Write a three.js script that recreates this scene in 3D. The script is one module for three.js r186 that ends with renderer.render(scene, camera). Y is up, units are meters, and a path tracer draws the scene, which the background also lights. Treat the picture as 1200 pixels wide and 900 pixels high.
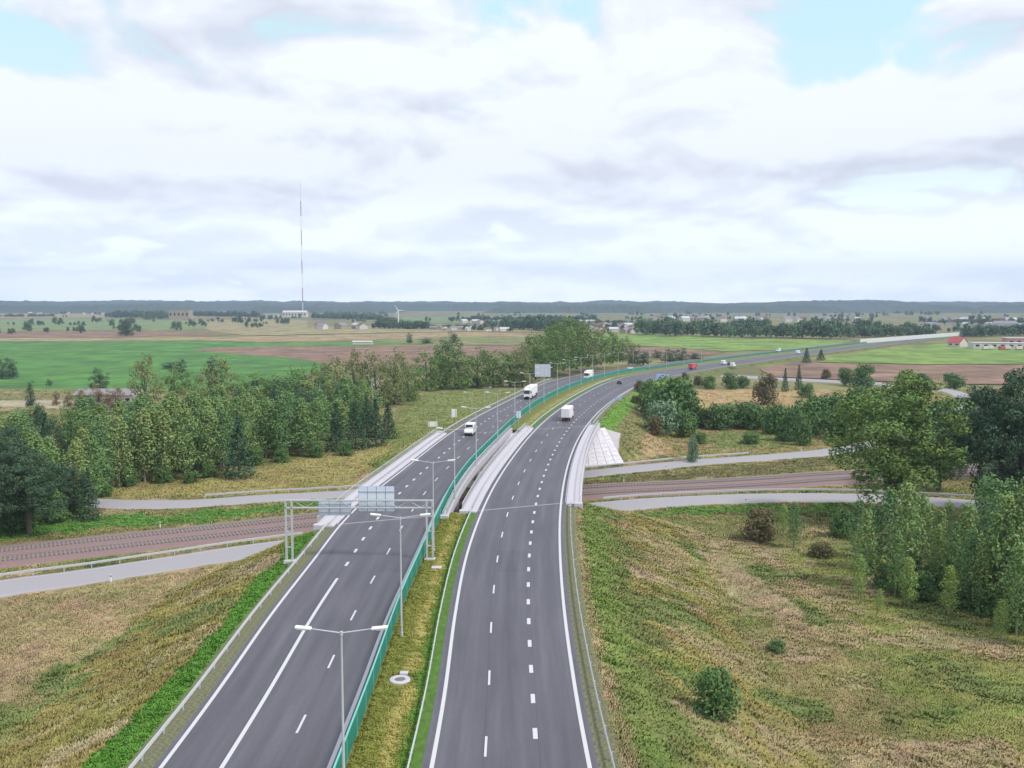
import * as THREE from 'three';
import { mergeGeometries } from 'three/addons/utils/BufferGeometryUtils.js';
import { RoundedBoxGeometry } from 'three/addons/geometries/RoundedBoxGeometry.js';

// ---------------------------------------------------------------- camera, sky, sun, exposure
const scene = new THREE.Scene();
const camera = new THREE.PerspectiveCamera(45.24, 4 / 3, 1, 40000);
camera.position.set(0, 31, 0);
camera.rotation.x = -0.0859;
const renderer = new THREE.WebGLRenderer({ antialias: true });
renderer.toneMapping = THREE.LinearToneMapping;
renderer.toneMappingExposure = 1.42;
renderer.shadowMap.enabled = true;

const sun = new THREE.DirectionalLight(0xfff7ee, 2.2);
sun.position.set(260, 330, -60);
sun.castShadow = true;
sun.shadow.radius = 20;
Object.assign(sun.shadow.camera, { left: -300, right: 300, top: 300, bottom: -300, near: 1, far: 1200 });
scene.add(sun, sun.target);
sun.target.position.set(0, 0, -200);

// seeded random numbers and gradient noise
function rng(seed) { let a = seed >>> 0; return () => { a = (a + 0x6d2b79f5) | 0; let t = Math.imul(a ^ (a >>> 15), 1 | a); t = (t + Math.imul(t ^ (t >>> 7), 61 | t)) ^ t; return ((t ^ (t >>> 14)) >>> 0) / 4294967296; }; }
const PERM = (() => { const r = rng(77), p = new Uint8Array(512), b = [...Array(256).keys()]; for (let i = 255; i > 0; i--) { const j = (r() * (i + 1)) | 0; [b[i], b[j]] = [b[j], b[i]]; } for (let i = 0; i < 512; i++) p[i] = b[i & 255]; return p; })();
const GX = new Float32Array(256), GY = new Float32Array(256);
for (let i = 0; i < 256; i++) { GX[i] = Math.cos(i * 2.399963); GY[i] = Math.sin(i * 2.399963); }
function noise(x, y) {
  const xi = Math.floor(x), yi = Math.floor(y), fx = x - xi, fy = y - yi, X = xi & 255, Y = yi & 255;
  const u = fx * fx * fx * (fx * (fx * 6 - 15) + 10), v = fy * fy * fy * (fy * (fy * 6 - 15) + 10);
  const a = PERM[PERM[X] + Y], b = PERM[PERM[X + 1] + Y], c = PERM[PERM[X] + Y + 1], d = PERM[PERM[X + 1] + Y + 1];
  const n0 = GX[a] * fx + GY[a] * fy, n1 = GX[b] * (fx - 1) + GY[b] * fy, n2 = GX[c] * fx + GY[c] * (fy - 1), n3 = GX[d] * (fx - 1) + GY[d] * (fy - 1);
  return (n0 + u * (n1 - n0) + v * (n2 + u * (n3 - n2) - n0 - u * (n1 - n0))) * 1.5;
}
function fbm(x, y, o = 4, g = 0.5) { let s = 0, a = 1, t = 0; for (let i = 0; i < o; i++) { s += a * noise(x, y); t += a; a *= g; x = x * 2.03 + 17.3; y = y * 2.03 - 9.1; } return s / t; }
const clamp = (x, a = 0, b = 1) => (x < a ? a : x > b ? b : x);
const smooth = (a, b, x) => { const t = clamp((x - a) / (b - a)); return t * t * (3 - 2 * t); };
const lerp = (a, b, t) => a + (b - a) * t;

// cloudy summer sky: an equirectangular picture of air and clouds
function makeSky() {
  const W = 4096, H = 2048, data = new Float32Array(W * H * 4);
  const dens = (az, el) => {                       // cloud amount in one direction
    const r = 1.75 / (Math.sin(el) + 0.17), cx = Math.cos(az) * r, cy = Math.sin(az) * r;
    const wx = noise(cx * 0.9 + 3, cy * 0.9) * 0.35, wy = noise(cx * 0.9, cy * 0.9 + 8) * 0.35;
    const big = fbm(cx * 0.42 + 175.9, cy * 0.42 + 131, 2), mid = fbm(cx * 1.1 + wx + 141.6, cy * 1.1 + wy + 3.6, 7, 0.58);
    return big * 0.75 + mid * 0.85 + 0.53;
  };
  const step = 2, gw = W / step, rows = H / 2 / step + 2, grid = new Float32Array(gw * rows);
  for (let j = 0; j < rows; j++) for (let i = 0; i < gw; i++) grid[j * gw + i] = dens((i / gw - 0.5) * 2 * Math.PI, ((j * step) / H) * Math.PI);
  const at = (i, j) => { j = clamp(j, 0, rows - 1.001); const j0 = j | 0, f = j - j0; i = ((i % gw) + gw) % gw; const i0 = i | 0, fi = i - i0, i1 = (i0 + 1) % gw; return lerp(lerp(grid[j0 * gw + i0], grid[j0 * gw + i1], fi), lerp(grid[(j0 + 1) * gw + i0], grid[(j0 + 1) * gw + i1], fi), f); };
  for (let j = 0; j < H; j++) {
    const el = ((j + 0.5) / H - 0.5) * Math.PI;
    for (let i = 0; i < W; i++) {
      const k = (j * W + i) * 4; data[k + 3] = 1;
      if (el < 0) { data[k] = 0.55; data[k + 1] = 0.63; data[k + 2] = 0.72; continue; }
      const gi = i / step, gj = (j - H / 2) / step, d = at(gi, gj);
      const dUp = at(gi + 2, gj + 5 + el * 20), dUp2 = at(gi + 8, gj + 20 + el * 40);
      const air = smooth(0, 0.3, el), nearHorizon = smooth(0.15, 0, el);
      const br = lerp(0.80, 0.46, air), bg = lerp(0.85, 0.67, air), bb = lerp(0.85, 0.74, air);
      const a = smooth(-0.06, 0.2, d);
      const lit = clamp((d - dUp) * 0.95 + (d - dUp2) * 0.6 + 0.1 - Math.max(0, d - 0.45) * 0.4, -0.36, 0.3);
      const w = 0.69 + lit * 0.33, low = smooth(0.16, 0.02, el);
      const cr = w * 0.94, cg = w * 0.985, cb = w * 0.84 + 0.165;
      const A = a * (1 - low * 0.45);
      const e = 1 + nearHorizon * 0.62; data[k] = lerp(br, cr, A) * e; data[k + 1] = lerp(bg, cg, A) * e; data[k + 2] = lerp(bb, cb, A) * e;
    }
  }
  const t = new THREE.DataTexture(data, W, H, THREE.RGBAFormat, THREE.FloatType);
  t.mapping = THREE.EquirectangularReflectionMapping; t.magFilter = THREE.LinearFilter; t.minFilter = THREE.LinearFilter; t.wrapS = THREE.RepeatWrapping; t.needsUpdate = true;
  return t;
}
scene.background = makeSky();
scene.environment = scene.background;
scene.fog = new THREE.FogExp2(0xc4dcff, 0.00011);

// ---------------------------------------------------------------- surveyed plan: x to the right, d = metres ahead of the camera
const D = {"RL":[-5.47,-5.47,-5.47,-5.38,-5.71,-5.67,-4.88,-3.55,-1.64,0.7,3.31,6.28,9.66,13.38,17.34,21.46,25.65,29.92,34.32,38.99,44.1,49.83,56.35,63.76,72.15,81.53,91.88,103.13,115.18,127.93,141.26,155.05,169.22,183.66,198.31,213.1,227.99,242.94,257.93,272.93,287.92,302.91,317.87,332.81,347.72,362.6,377.45,392.27,407.05,421.8,436.51,451.18,465.83,480.44,495.01,509.55],
  "RR":[5.34,5.34,5.34,5.12,5.29,5.89,6.86,8.29,10.13,12.38,15.08,18.27,21.9,25.92,30.21,34.72,39.42,44.35,49.63,55.42,61.89,69.21,77.51,85.76,94.15,103.53,113.88,125.13,137.18,149.93,163.26,177.05,191.22,205.66,220.31,235.1,249.99,264.94,279.93,294.93,309.92,324.91,339.87,354.81,369.72,384.6,399.45,414.27,429.05,443.8,458.51,473.18,487.83,502.44,517.01,531.55],
  "LL":[-23.6,-23.6,-23.6,-23.67,-24.17,-24.19,-24.18,-22.9,-20.74,-18.54,-16.31,-13.69,-10.51,-7.02,-3.46,-0.01,3.27,6.43,9.62,13.07,16.98,22.44,28.71,35.79,43.77,52.68,62.54,73.29,84.88,97.21,110.19,123.71,137.68,152.01,166.62,181.43,196.39,211.46,226.59,241.75,256.93,272.12,287.29,302.44,317.58,332.68,347.75,362.8,377.8,392.78,407.71,422.69,438.38,454.07,469.78,485.5],
  "LR":[-12.28,-12.28,-12.28,-12.23,-12.35,-11.96,-11.53,-10.78,-9.24,-6.93,-4.37,-1.73,1.09,4.21,7.68,11.46,15.47,19.67,24.08,28.76,33.83,39.44,45.71,52.79,60.77,69.68,79.54,90.29,101.88,114.21,127.19,140.71,154.68,169.01,183.62,198.43,213.39,228.46,243.59,258.75,273.93,289.12,304.29,319.44,334.58,349.68,364.75,379.8,394.8,409.78,424.71,439.62,454.48,469.31,484.11,498.86],
  "S":[[-89.1,109.0],[-78.4,114.7],[-69.6,122.5],[-60.5,127.8],[-50.8,134.5],[-40.2,141.9],[21.3,174.6],[33.5,178.4],[51.1,181.5],[66.0,181.6],[77.6,179.6],[88.7,175.7],[104.1,167.7]],
  "N":[[-149.0,184.5],[-112.8,182.0],[-87.0,178.0],[-74.3,175.7],[-62.1,176.1],[-50.8,180.4],[-33.6,185.4],[15.9,207.2],[30.2,214.9],[44.2,222.5],[64.8,230.7],[84.2,240.2],[110.1,261.8],[140.8,295.9],[169.1,340.0],[189.6,384.5],[195.6,424.1],[182.8,447.1],[167.5,462.1],[137.0,483.8],[117.1,504.4]],
  "RAIL":[[-106.4,124.8],[-93.2,131.4],[-78.5,138.4],[-62.3,146.8],[-44.1,156.0],[14.4,187.1],[36.1,192.4],[55.6,197.6],[68.2,202.0],[120.8,214.9],[168.0,224.3]],
  "LP":[[-68.4,367.4],[-57.8,388.2],[-42.8,407.4],[-16.1,444.7],[0.0,467.3],[18.6,501.4],[52.9,570.5]],
  "FT":[[-246.2,367.4],[-209.8,375.8],[-192.3,382.8],[-178.6,391.9]],
  "Z":{"railGreen":[[-111.8,131.4],[-82.8,146.3],[-72.4,153.6],[-60.6,161.0],[-47.1,167.0],[-42.5,170.5],[-32.3,176.5],[-33.0,180.4],[-48.9,173.4],[-63.1,167.7],[-77.6,164.9],[-87.8,155.4],[-122.9,144.7]],
  "tanN":[[-94.4,186.2],[-85.3,193.3],[-59.4,211.5],[-47.8,232.0],[-33.7,266.9],[-29.3,261.8],[-32.0,213.7],[-34.0,190.6],[-52.0,184.5],[-76.6,181.2]],
  "meadow":[[-35.6,253.7],[-40.8,337.2],[-40.5,395.6],[-16.1,433.0],[17.8,478.2],[0.0,367.4],[-16.4,293.8],[-24.6,238.8],[-26.6,203.0],[-30.5,203.0],[-32.0,253.7]],
  "tanL":[[-76.6,118.8],[-67.6,118.8],[-56.9,125.2],[-46.9,134.0],[-38.2,144.7],[-37.6,132.7],[-41.5,121.7],[-44.5,109.0],[-45.1,100.6],[-47.1,91.2],[-50.6,88.1],[-56.8,87.2]],
  "weedL":[[-47.3,76.8],[-47.5,82.5],[-47.1,91.2],[-45.9,99.4],[-42.9,95.7],[-43.3,85.2],[-44.3,76.8]],
  "tanR":[[18.6,164.9],[28.1,157.2],[36.8,150.1],[42.8,137.2],[46.4,122.5],[48.3,110.5],[47.8,104.6],[42.2,100.6],[35.9,104.6],[31.5,110.5],[29.0,122.5],[25.9,137.2]],
  "tanR2":[[31.1,109.0],[36.3,106.1],[35.7,93.4],[34.5,81.7],[32.7,73.8],[25.6,73.8],[27.0,85.2],[26.2,98.1]],
  "pinkR":[[27.3,144.7],[34.3,139.6],[37.2,118.8],[37.3,109.0],[31.1,109.0],[27.9,122.5]],
  "greenS":[[20.0,166.3],[32.2,171.2],[49.3,174.9],[65.8,174.9],[74.4,171.9],[73.2,169.1],[47.7,169.1],[31.3,166.3],[21.5,162.9]],
  "yel":[[39.6,139.6],[54.6,144.7],[72.1,118.8],[43.9,71.1],[34.3,71.1],[40.1,91.2],[42.8,118.8]],
  "scrub":[[24.3,289.6],[44.5,367.4],[70.6,447.1],[115.0,495.4],[168.0,452.0],[187.5,411.4],[179.5,367.4],[148.2,311.6],[117.7,274.1],[86.8,247.5],[54.6,233.3],[27.7,219.5]],
  "scrubTan":[[29.4,300.2],[36.6,279.7],[40.3,253.7],[42.4,238.8],[33.8,225.6],[28.4,224.3],[27.3,253.7]],
  "scrubTan2":[[59.2,374.1],[78.9,424.1],[150.1,403.4],[125.7,337.2],[95.8,342.9],[66.8,311.6],[57.4,323.9]],
  "scrubGreen":[[58.9,274.1],[86.2,279.7],[85.3,253.7],[54.6,243.1]],
  "railVerge":[[15.6,200.0],[31.1,207.2],[62.3,221.9],[80.5,229.4],[79.1,219.5],[58.3,207.2],[29.7,198.1],[15.1,193.3]],
  "yard":[[-218.0,354.7],[-205.2,367.4],[-174.1,374.1],[-150.5,367.4],[-141.4,337.2],[-191.6,342.9]]},
  "birchR":[["birch",44.6,143.1,7.0,0.0,0],["birch",52.5,137.2,8.5,0.0,0],["birch",47.8,122.5,10.2,0.0,0],["birch",54.0,129.7,11.6,0.0,0],["birch",53.1,121.7,13.5,0.0,0],["birch",58.9,129.7,10.8,0.0,0],["birch",61.3,129.7,8.6,0.0,0],["birch",60.0,121.7,9.0,0.0,0],["birch",59.6,118.1,12.0,0.0,0],["birch",57.9,114.3,9.6,0.0,0],["birch",58.5,112.4,8.4,0.0,0],["birch",64.6,121.7,14.7,0.0,0],["birch",61.0,111.4,14.4,0.0,0],["birch",58.7,104.4,10.2,0.0,0],["birch",63.1,111.4,16.1,0.0,0],["birch",66.4,143.7,6.7,0.0,0],["birch",69.7,134.0,12.4,0.0,0],["birch",67.8,118.1,14.4,0.0,0],["birch",61.7,139.6,7.5,0.0,0],["birch",66.1,137.2,8.3,0.0,0],["birch",69.4,126.4,13.3,0.0,0],["birch",62.0,106.1,13.7,0.0,0],["birch",60.8,113.4,11.8,0.0,0],["birch",52.4,131.4,8.8,0.0,0],["birch",50.5,118.8,8.3,0.0,0],["birch",57.4,121.7,8.3,0.0,0],["birch",59.4,100.6,10.2,0.0,0],["birch",68.1,112.1,12.5,0.0,0]],
  "saplingR":[["birch",54.4,111.8,5.9,0.0,0],["birch",50.6,114.7,6.1,0.0,0],["birch",56.0,102.7,4.6,0.0,0],["birch",45.5,118.1,5.5,0.0,0],["birch",46.3,113.4,2.7,0.0,0],["birch",45.3,151.3,5.0,0.0,0]],
  "broadR":[["broad",67.4,161.0,25.9,24.6,0],["broad",87.6,157.2,27.4,18.9,1],["broad",104.7,203.0,19.7,16.9,1],["broad",88.1,144.7,21.4,14.7,1],["broad",88.6,188.8,18.4,14.0,1]],
  "bushR":[["bush",40.5,147.9,5.2,6.0,1],["bush",47.3,138.2,2.3,4.4,1],["bush",54.5,150.1,4.7,4.7,0],["bush",93.2,169.1,13.8,11.0,2],["bush",63.1,144.7,5.4,5.4,0],["bush",29.4,99.4,1.4,2.4,0],["bush",61.4,118.8,2.6,4.4,0],["bush",17.1,74.9,4.5,4.2,0]],
  "scrub":[["bush",48.4,283.6,14.7,17.3,0],["bush",44.7,295.9,10.7,9.3,0],["bush",55.4,289.6,11.3,10.7,0],["bush",43.1,263.5,9.3,10.7,2],["bush",50.4,266.9,7.4,8.9,0],["bush",60.3,289.6,5.9,8.0,0],["bush",72.4,289.6,7.5,14.5,0],["bush",80.8,293.8,4.9,8.2,0],["bush",79.7,258.5,9.8,7.2,0],["bush",76.8,258.5,6.5,5.3,0],["bush",79.9,250.6,8.4,5.6,0],["bush",95.9,285.6,9.5,10.6,0],["bush",101.8,279.7,9.1,10.4,0],["bush",92.3,263.5,7.8,7.3,0],["bush",109.4,289.6,12.1,10.7,0],["bush",98.1,354.7,11.2,10.5,1],["bush",99.5,419.8,7.0,8.6,0],["bush",108.7,433.0,4.8,8.0,0],["bush",89.8,419.8,5.8,7.8,0],["bush",86.2,457.0,4.7,4.2,1],["bush",88.7,437.6,4.5,5.7,1],["bush",48.1,348.7,4.5,3.9,1],["bush",40.3,256.9,5.2,4.8,1],["bush",44.3,223.1,6.2,2.9,2],["bush",52.2,253.7,2.8,4.7,0],["bush",204.3,424.1,6.7,11.8,0],["bush",163.5,478.2,4.9,5.3,1],["bush",166.8,437.6,9.7,12.2,0],["bush",162.0,447.1,7.5,8.3,0],["bush",195.2,437.6,5.7,8.1,0],["bush",122.3,381.0,5.6,7.1,0],["bush",144.5,337.2,7.8,12.5,0],["bush",145.3,311.6,5.8,8.7,0],["bush",66.4,253.7,2.8,6.1,0],["bush",51.1,342.9,2.5,4.4,1],["bush",42.1,311.6,2.9,4.0,1],["bush",64.8,283.6,7.6,10.5,0],["bush",74.6,283.6,7.4,10.0,0],["bush",78.8,272.3,8.8,9.6,0],["bush",87.7,272.3,10.3,10.1,0],["bush",97.2,260.1,11.1,11.1,0],["bush",105.2,266.9,14.1,13.3,0],["bush",102.0,291.7,10.0,10.3,0],["bush",52.1,293.8,7.6,10.9,0],["bush",114.9,279.7,11.1,11.9,0]],
  "columnR":[["spruce",121.2,407.4,10.9,4.5,0],["spruce",129.8,415.6,11.9,5.0,0],["spruce",196.1,612.7,10.2,7.9,0],["spruce",215.2,641.1,7.7,8.3,0],["spruce",134.5,570.5,3.2,4.2,0]],
  "birchL":[["birch",-72.2,201.0,15.6,0.0,0],["birch",-71.5,207.2,14.2,0.0,0],["birch",-61.5,228.1,14.4,0.0,0],["birch",-57.6,228.1,14.8,0.0,0],["birch",-53.8,232.0,14.4,0.0,0],["birch",-83.2,197.1,14.2,0.0,0],["birch",-78.8,200.0,15.4,0.0,0],["birch",-86.1,195.2,12.3,0.0,0],["birch",-68.8,214.9,14.1,0.0,0],["birch",-77.7,207.2,16.5,0.0,0],["birch",-85.8,210.4,16.2,0.0,0],["birch",-91.4,203.0,13.2,0.0,0],["birch",-65.0,225.6,15.5,0.0,0],["birch",-58.1,238.8,15.0,0.0,0],["birch",-50.6,237.4,13.4,0.0,0],["birch",-88.9,207.2,15.3,0.0,0],["birch",-73.2,218.3,15.4,0.0,0],["birch",-88.6,188.8,12.2,0.0,0],["birch",-91.5,180.4,11.7,0.0,0],["birch",-96.2,176.5,11.4,0.0,0],["birch",-98.6,169.1,12.5,0.0,0],["birch",-81.3,176.5,12.3,0.0,0],["birch",-82.1,171.2,12.2,0.0,0],["birch",-85.2,169.1,11.0,0.0,0],["birch",-89.0,170.5,13.6,0.0,0],["birch",-83.9,186.2,13.8,0.0,0],["birch",-82.7,191.5,14.2,0.0,0],["birch",-79.5,197.1,15.0,0.0,0],["birch",-75.6,199.0,14.7,0.0,0],["birch",-68.9,207.2,14.6,0.0,0],["birch",-67.0,211.5,14.1,0.0,0]],
  "spruceL":[["spruce",-60.9,203.0,13.9,9.0,0],["spruce",-75.6,162.3,9.6,5.1,0],["spruce",-46.1,240.2,13.1,7.6,0],["spruce",-41.6,243.1,13.3,8.1,0],["spruce",-37.2,249.0,13.1,7.8,0],["spruce",-35.7,263.5,10.7,7.3,0],["spruce",-42.4,266.9,12.4,7.4,0]],
  "underL":[["bush",-81.5,161.0,6.0,6.6,0],["bush",-82.4,182.9,3.7,4.4,0],["bush",-81.6,193.3,3.9,5.0,0],["bush",-75.8,197.1,3.7,5.1,0],["bush",-67.6,203.0,3.8,4.5,0],["bush",-61.7,219.5,4.3,5.3,0],["bush",-49.7,230.7,4.3,5.1,0],["bush",-84.6,154.8,6.0,7.2,0],["bush",-80.1,167.0,4.3,4.6,0],["bush",-42.6,233.3,3.9,4.8,0],["bush",-69.3,197.1,2.9,4.0,0],["bush",-56.4,223.1,3.7,4.5,0],["bush",-90.8,161.0,6.3,6.6,0]],
  "underR":[["bush",51.1,122.5,3.4,5.0,0],["bush",53.2,118.1,3.7,5.2,0],["bush",58.0,122.5,4.0,5.0,0],["bush",51.5,129.7,3.1,4.3,0],["bush",57.7,114.7,3.4,4.7,0],["bush",59.8,111.4,3.8,4.7,0],["bush",59.5,106.1,3.9,4.3,0],["bush",57.2,131.4,3.9,4.9,0],["bush",63.2,128.4,4.2,5.2,0],["bush",65.0,122.5,4.5,5.2,0]],
  "broadL":[["broad",-81.2,152.4,15.0,12.1,1],["broad",-81.7,166.3,9.1,7.7,1],["broad",-94.1,169.1,15.7,11.0,1],["broad",-88.1,144.7,16.1,12.1,1]],
  "broadBack":[["broad",-64.9,331.8,19.0,13.5,2],["broad",-59.1,342.9,21.0,12.7,2],["broad",-51.5,345.8,20.2,14.1,2],["broad",-45.6,354.7,20.4,13.1,3],["broad",-41.7,367.4,17.0,11.6,0],["broad",-71.5,326.5,16.9,12.1,0],["broad",-79.1,326.5,15.7,10.9,0],["broad",-89.9,321.4,14.3,10.7,0],["broad",-103.3,321.4,20.2,13.1,2],["broad",-124.4,311.6,20.8,11.5,2],["broad",-118.3,321.4,16.7,8.9,0],["broad",-115.9,331.8,14.1,7.4,0],["broad",-81.4,311.6,14.4,8.7,0],["broad",-93.0,311.6,14.4,8.7,0]],
  "broadMid":[["broad",-38.3,411.4,17.5,13.0,0],["broad",-32.8,419.8,19.8,14.0,0],["broad",-24.6,419.8,19.8,15.5,0],["broad",-16.1,433.0,18.0,16.0,0],["broad",-8.9,437.6,16.2,13.0,0],["broad",-0.8,437.6,16.2,13.8,0],["broad",-36.6,540.7,22.0,15.0,1],["broad",4.9,437.6,19.0,12.2,2],["broad",11.8,452.0,21.3,15.1,0],["broad",19.5,467.3,22.1,15.6,0],["broad",27.6,495.4,27.5,18.3,0],["broad",35.8,507.5,24.9,17.9,0],["broad",44.0,526.9,23.4,17.6,3],["broad",52.2,540.7,21.0,16.0,0],["broad",60.8,555.2,17.5,14.4,0],["broad",68.8,570.5,14.8,13.7,3],["broad",77.3,586.7,13.0,12.0,1],["broad",85.0,595.1,8.3,12.1,1],["broad",26.5,570.5,24.3,18.0,0],["broad",44.6,586.7,23.9,18.5,0],["broad",9.5,513.8,19.0,17.1,2],["broad",19.6,526.9,22.4,17.6,0]],
  "lone":[["broad",-485.2,1160.2,21.5,23.6,1],["broad",-184.8,411.4,10.3,8.4,1],["broad",-268.3,483.8,12.1,10.8,1],["broad",-266.0,489.5,8.2,7.3,1],["broad",-174.9,351.7,5.5,3.3,3],["broad",-167.5,345.8,6.1,3.8,3],["broad",-161.0,342.9,7.3,6.3,3],["broad",-152.1,337.2,9.4,7.5,3],["broad",-145.8,337.2,8.7,6.9,3],["broad",-180.1,342.9,10.2,4.4,1],["broad",-220.5,437.6,3.2,3.2,1],["broad",-187.4,520.3,8.2,6.7,1],["broad",-208.9,562.7,3.6,12.5,1],["broad",-163.9,501.4,10.2,8.4,1],["broad",106.7,621.9,8.6,12.7,1],["broad",116.5,631.4,8.8,10.5,1],["broad",127.8,641.1,5.3,11.9,1],["broad",-103.0,927.5,10.3,6.9,1],["broad",-85.9,927.5,5.2,17.2,1],["broad",104.3,661.6,6.1,8.6,1]],
  "F":[["green",[[-901.0,973.0],[-492.0,985.0],[-341.0,997.0],[-238.0,951.0],[-143.0,910.0],[-129.0,820.0],[-117.0,572.0],[-112.0,448.0],[-137.0,368.0],[-192.0,344.0],[-291.0,312.0]]],["brown",[[-282.0,804.0],[-266.0,845.0],[-192.0,863.0],[-73.0,872.0],[0.0,881.0],[71.0,854.0],[63.0,760.0],[-26.0,708.0],[-46.0,614.0],[-66.0,549.0],[-109.0,588.0],[-171.0,685.0],[-226.0,740.0]]],["green2",[[-267.0,962.0],[-111.0,997.0],[-100.0,900.0],[-178.0,872.0],[-237.0,854.0]]],["tan",[[-1033.0,1117.0],[-604.0,1088.0],[-467.0,1074.0],[-314.0,1132.0],[-194.0,1232.0],[-48.0,1309.0],[111.0,1197.0],[97.0,1047.0],[-38.0,1021.0],[-113.0,1021.0],[-270.0,973.0],[-345.0,1009.0],[-495.0,990.0],[-912.0,985.0]]],["brown",[[-1250.0,1351.0],[-738.0,1330.0],[-607.0,1397.0],[-437.0,1351.0],[-393.0,1214.0],[-479.0,1102.0],[-620.0,1117.0],[-1047.0,1132.0]]],["ltgreen",[[-2279.0,2467.0],[-1328.0,2397.0],[-1186.0,2621.0],[-775.0,2207.0],[-505.0,1823.0],[-414.0,1445.0],[-617.0,1420.0],[-750.0,1351.0],[-1270.0,1374.0]]],["tan2",[[-775.0,2207.0],[-704.0,2542.0],[-517.0,2330.0],[-321.0,1445.0],[-334.0,1163.0],[-437.0,1351.0]]],["olive",[[-155.0,1047.0],[-63.0,1132.0],[105.0,1132.0],[90.0,973.0],[0.0,890.0],[-65.0,881.0],[-144.0,973.0]]],["lime",[[101.0,1214.0],[180.0,1214.0],[258.0,1074.0],[336.0,1009.0],[369.0,997.0],[285.0,854.0],[235.0,800.0],[179.0,767.0],[141.0,845.0],[105.0,872.0],[74.0,890.0]]],["brown",[[103.0,854.0],[139.0,837.0],[176.0,760.0],[151.0,708.0],[123.0,697.0],[102.0,685.0],[83.0,663.0]]],["lime",[[242.0,697.0],[331.0,812.0],[421.0,910.0],[484.0,872.0],[608.0,820.0],[449.0,605.0],[337.0,605.0],[273.0,601.0],[208.0,623.0]]],["brown",[[150.0,557.0],[192.0,619.0],[205.0,614.0],[270.0,594.0],[332.0,597.0],[443.0,597.0],[316.0,425.0],[250.0,448.0],[217.0,448.0],[176.0,474.0],[141.0,497.0]]],["tan",[[-4078.0,4417.0],[-2214.0,3996.0],[-1517.0,3496.0],[-861.0,3108.0],[-750.0,2706.0],[-1266.0,2796.0],[-1500.0,2706.0],[-2583.0,2796.0]]],["tan2",[[-401.0,1445.0],[-263.0,1677.0],[0.0,1747.0],[143.0,1552.0],[106.0,1269.0],[-50.0,1351.0],[-197.0,1250.0],[-323.0,1163.0]]],["ltgreen",[[-336.0,2796.0],[0.0,2996.0],[205.0,2467.0],[158.0,1906.0],[0.0,1997.0],[-229.0,1906.0]]]],
  "V":{"van":[-10.0,219.2],
  "semi":[5.8,311.2],
  "box":[35.3,426.6],
  "truckR":[15.4,250.2],
  "black":[45.6,389.6],
  "red":[103.2,524.7],
  "w1":[133.5,580.3],
  "w2":[132.8,552.7],
  "c1":[67.8,529.3],
  "c2":[214.1,740.6],
  "c3":[219.9,708.2]},
  "P":{"gantL":[-27.1,111.6],
  "gantR":[-10.0,108.6],
  "ring":[-9.3,74.0],
  "sign1":[-20.1,232.0],
  "sign2":[-15.9,250.2],
  "sign3":[1.7,233.2],
  "big":[23.1,415.1],
  "blueA":[67.5,424.9],
  "blueB":[32.1,294.6],
  "mast":[-678.0,2996.5],
  "turb":[-202.1,1643.6],
  "barn":[-155.2,348.7],
  "barn2":[-147.4,909.7],
  "beige":[-859.0,2396.5],
  "mastB":[-678.7,2893.0],
  "redh":[412.7,853.8],
  "store":[416.7,789.1],
  "whiteR":[721.1,1351.4],
  "nb0":[338.4,895.9],
  "nb1":[598.4,1182.5],
  "ll1":[-12.5,285.8],
  "ll2":[-10.3,344.2],
  "farm":[-258.3,1396.6],
  "shed":[-65.1,437.6]},
  "B":[[[[-1190.0,2706.0],[-1056.0,2621.0]],11],[[[-1019.0,2542.0],[-912.0,2467.0]],14],[[[-1035.0,2996.0],[-775.0,2796.0]],9],[[[-569.0,2621.0],[-344.0,2330.0],[-160.0,1445.0]],9],[[[-227.0,1497.0],[-134.0,1445.0]],12],[[[-138.0,1497.0],[0.0,1351.0]],7],[[[-13.0,1445.0],[50.0,1351.0],[103.0,1232.0]],20],[[[164.0,1163.0],[258.0,1074.0],[383.0,1034.0]],25],[[[188.0,1269.0],[296.0,1232.0],[443.0,1197.0],[558.0,1232.0]],22],[[[397.0,1074.0],[538.0,1163.0]],17],[[[551.0,1102.0],[646.0,1163.0],[753.0,1163.0]],17],[[[791.0,1747.0],[1011.0,1823.0],[1348.0,1823.0]],9],[[[145.0,1747.0],[258.0,1747.0]],7],[[[-1603.0,2893.0],[-1494.0,2996.0]],5],[[[-122.0,2207.0],[204.0,2207.0]],8]],
  "H":[[[-2008.0,3815.0],[-1583.0,3649.0]],[[-125.0,1420.0],[0.0,1351.0]],[[112.0,1351.0],[182.0,1269.0]],[[134.0,1612.0],[238.0,1612.0]],[[-106.0,1906.0],[168.0,1823.0]],[[703.0,1552.0],[861.0,1552.0]],[[949.0,2097.0],[1162.0,2097.0]],[[-325.0,1497.0],[-227.0,1445.0]],[[-1195.0,3496.0],[-894.0,3227.0]],[[326.0,2207.0],[775.0,2097.0]],[[-2893.0,5596.0],[-2185.0,5381.0]]]};
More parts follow.
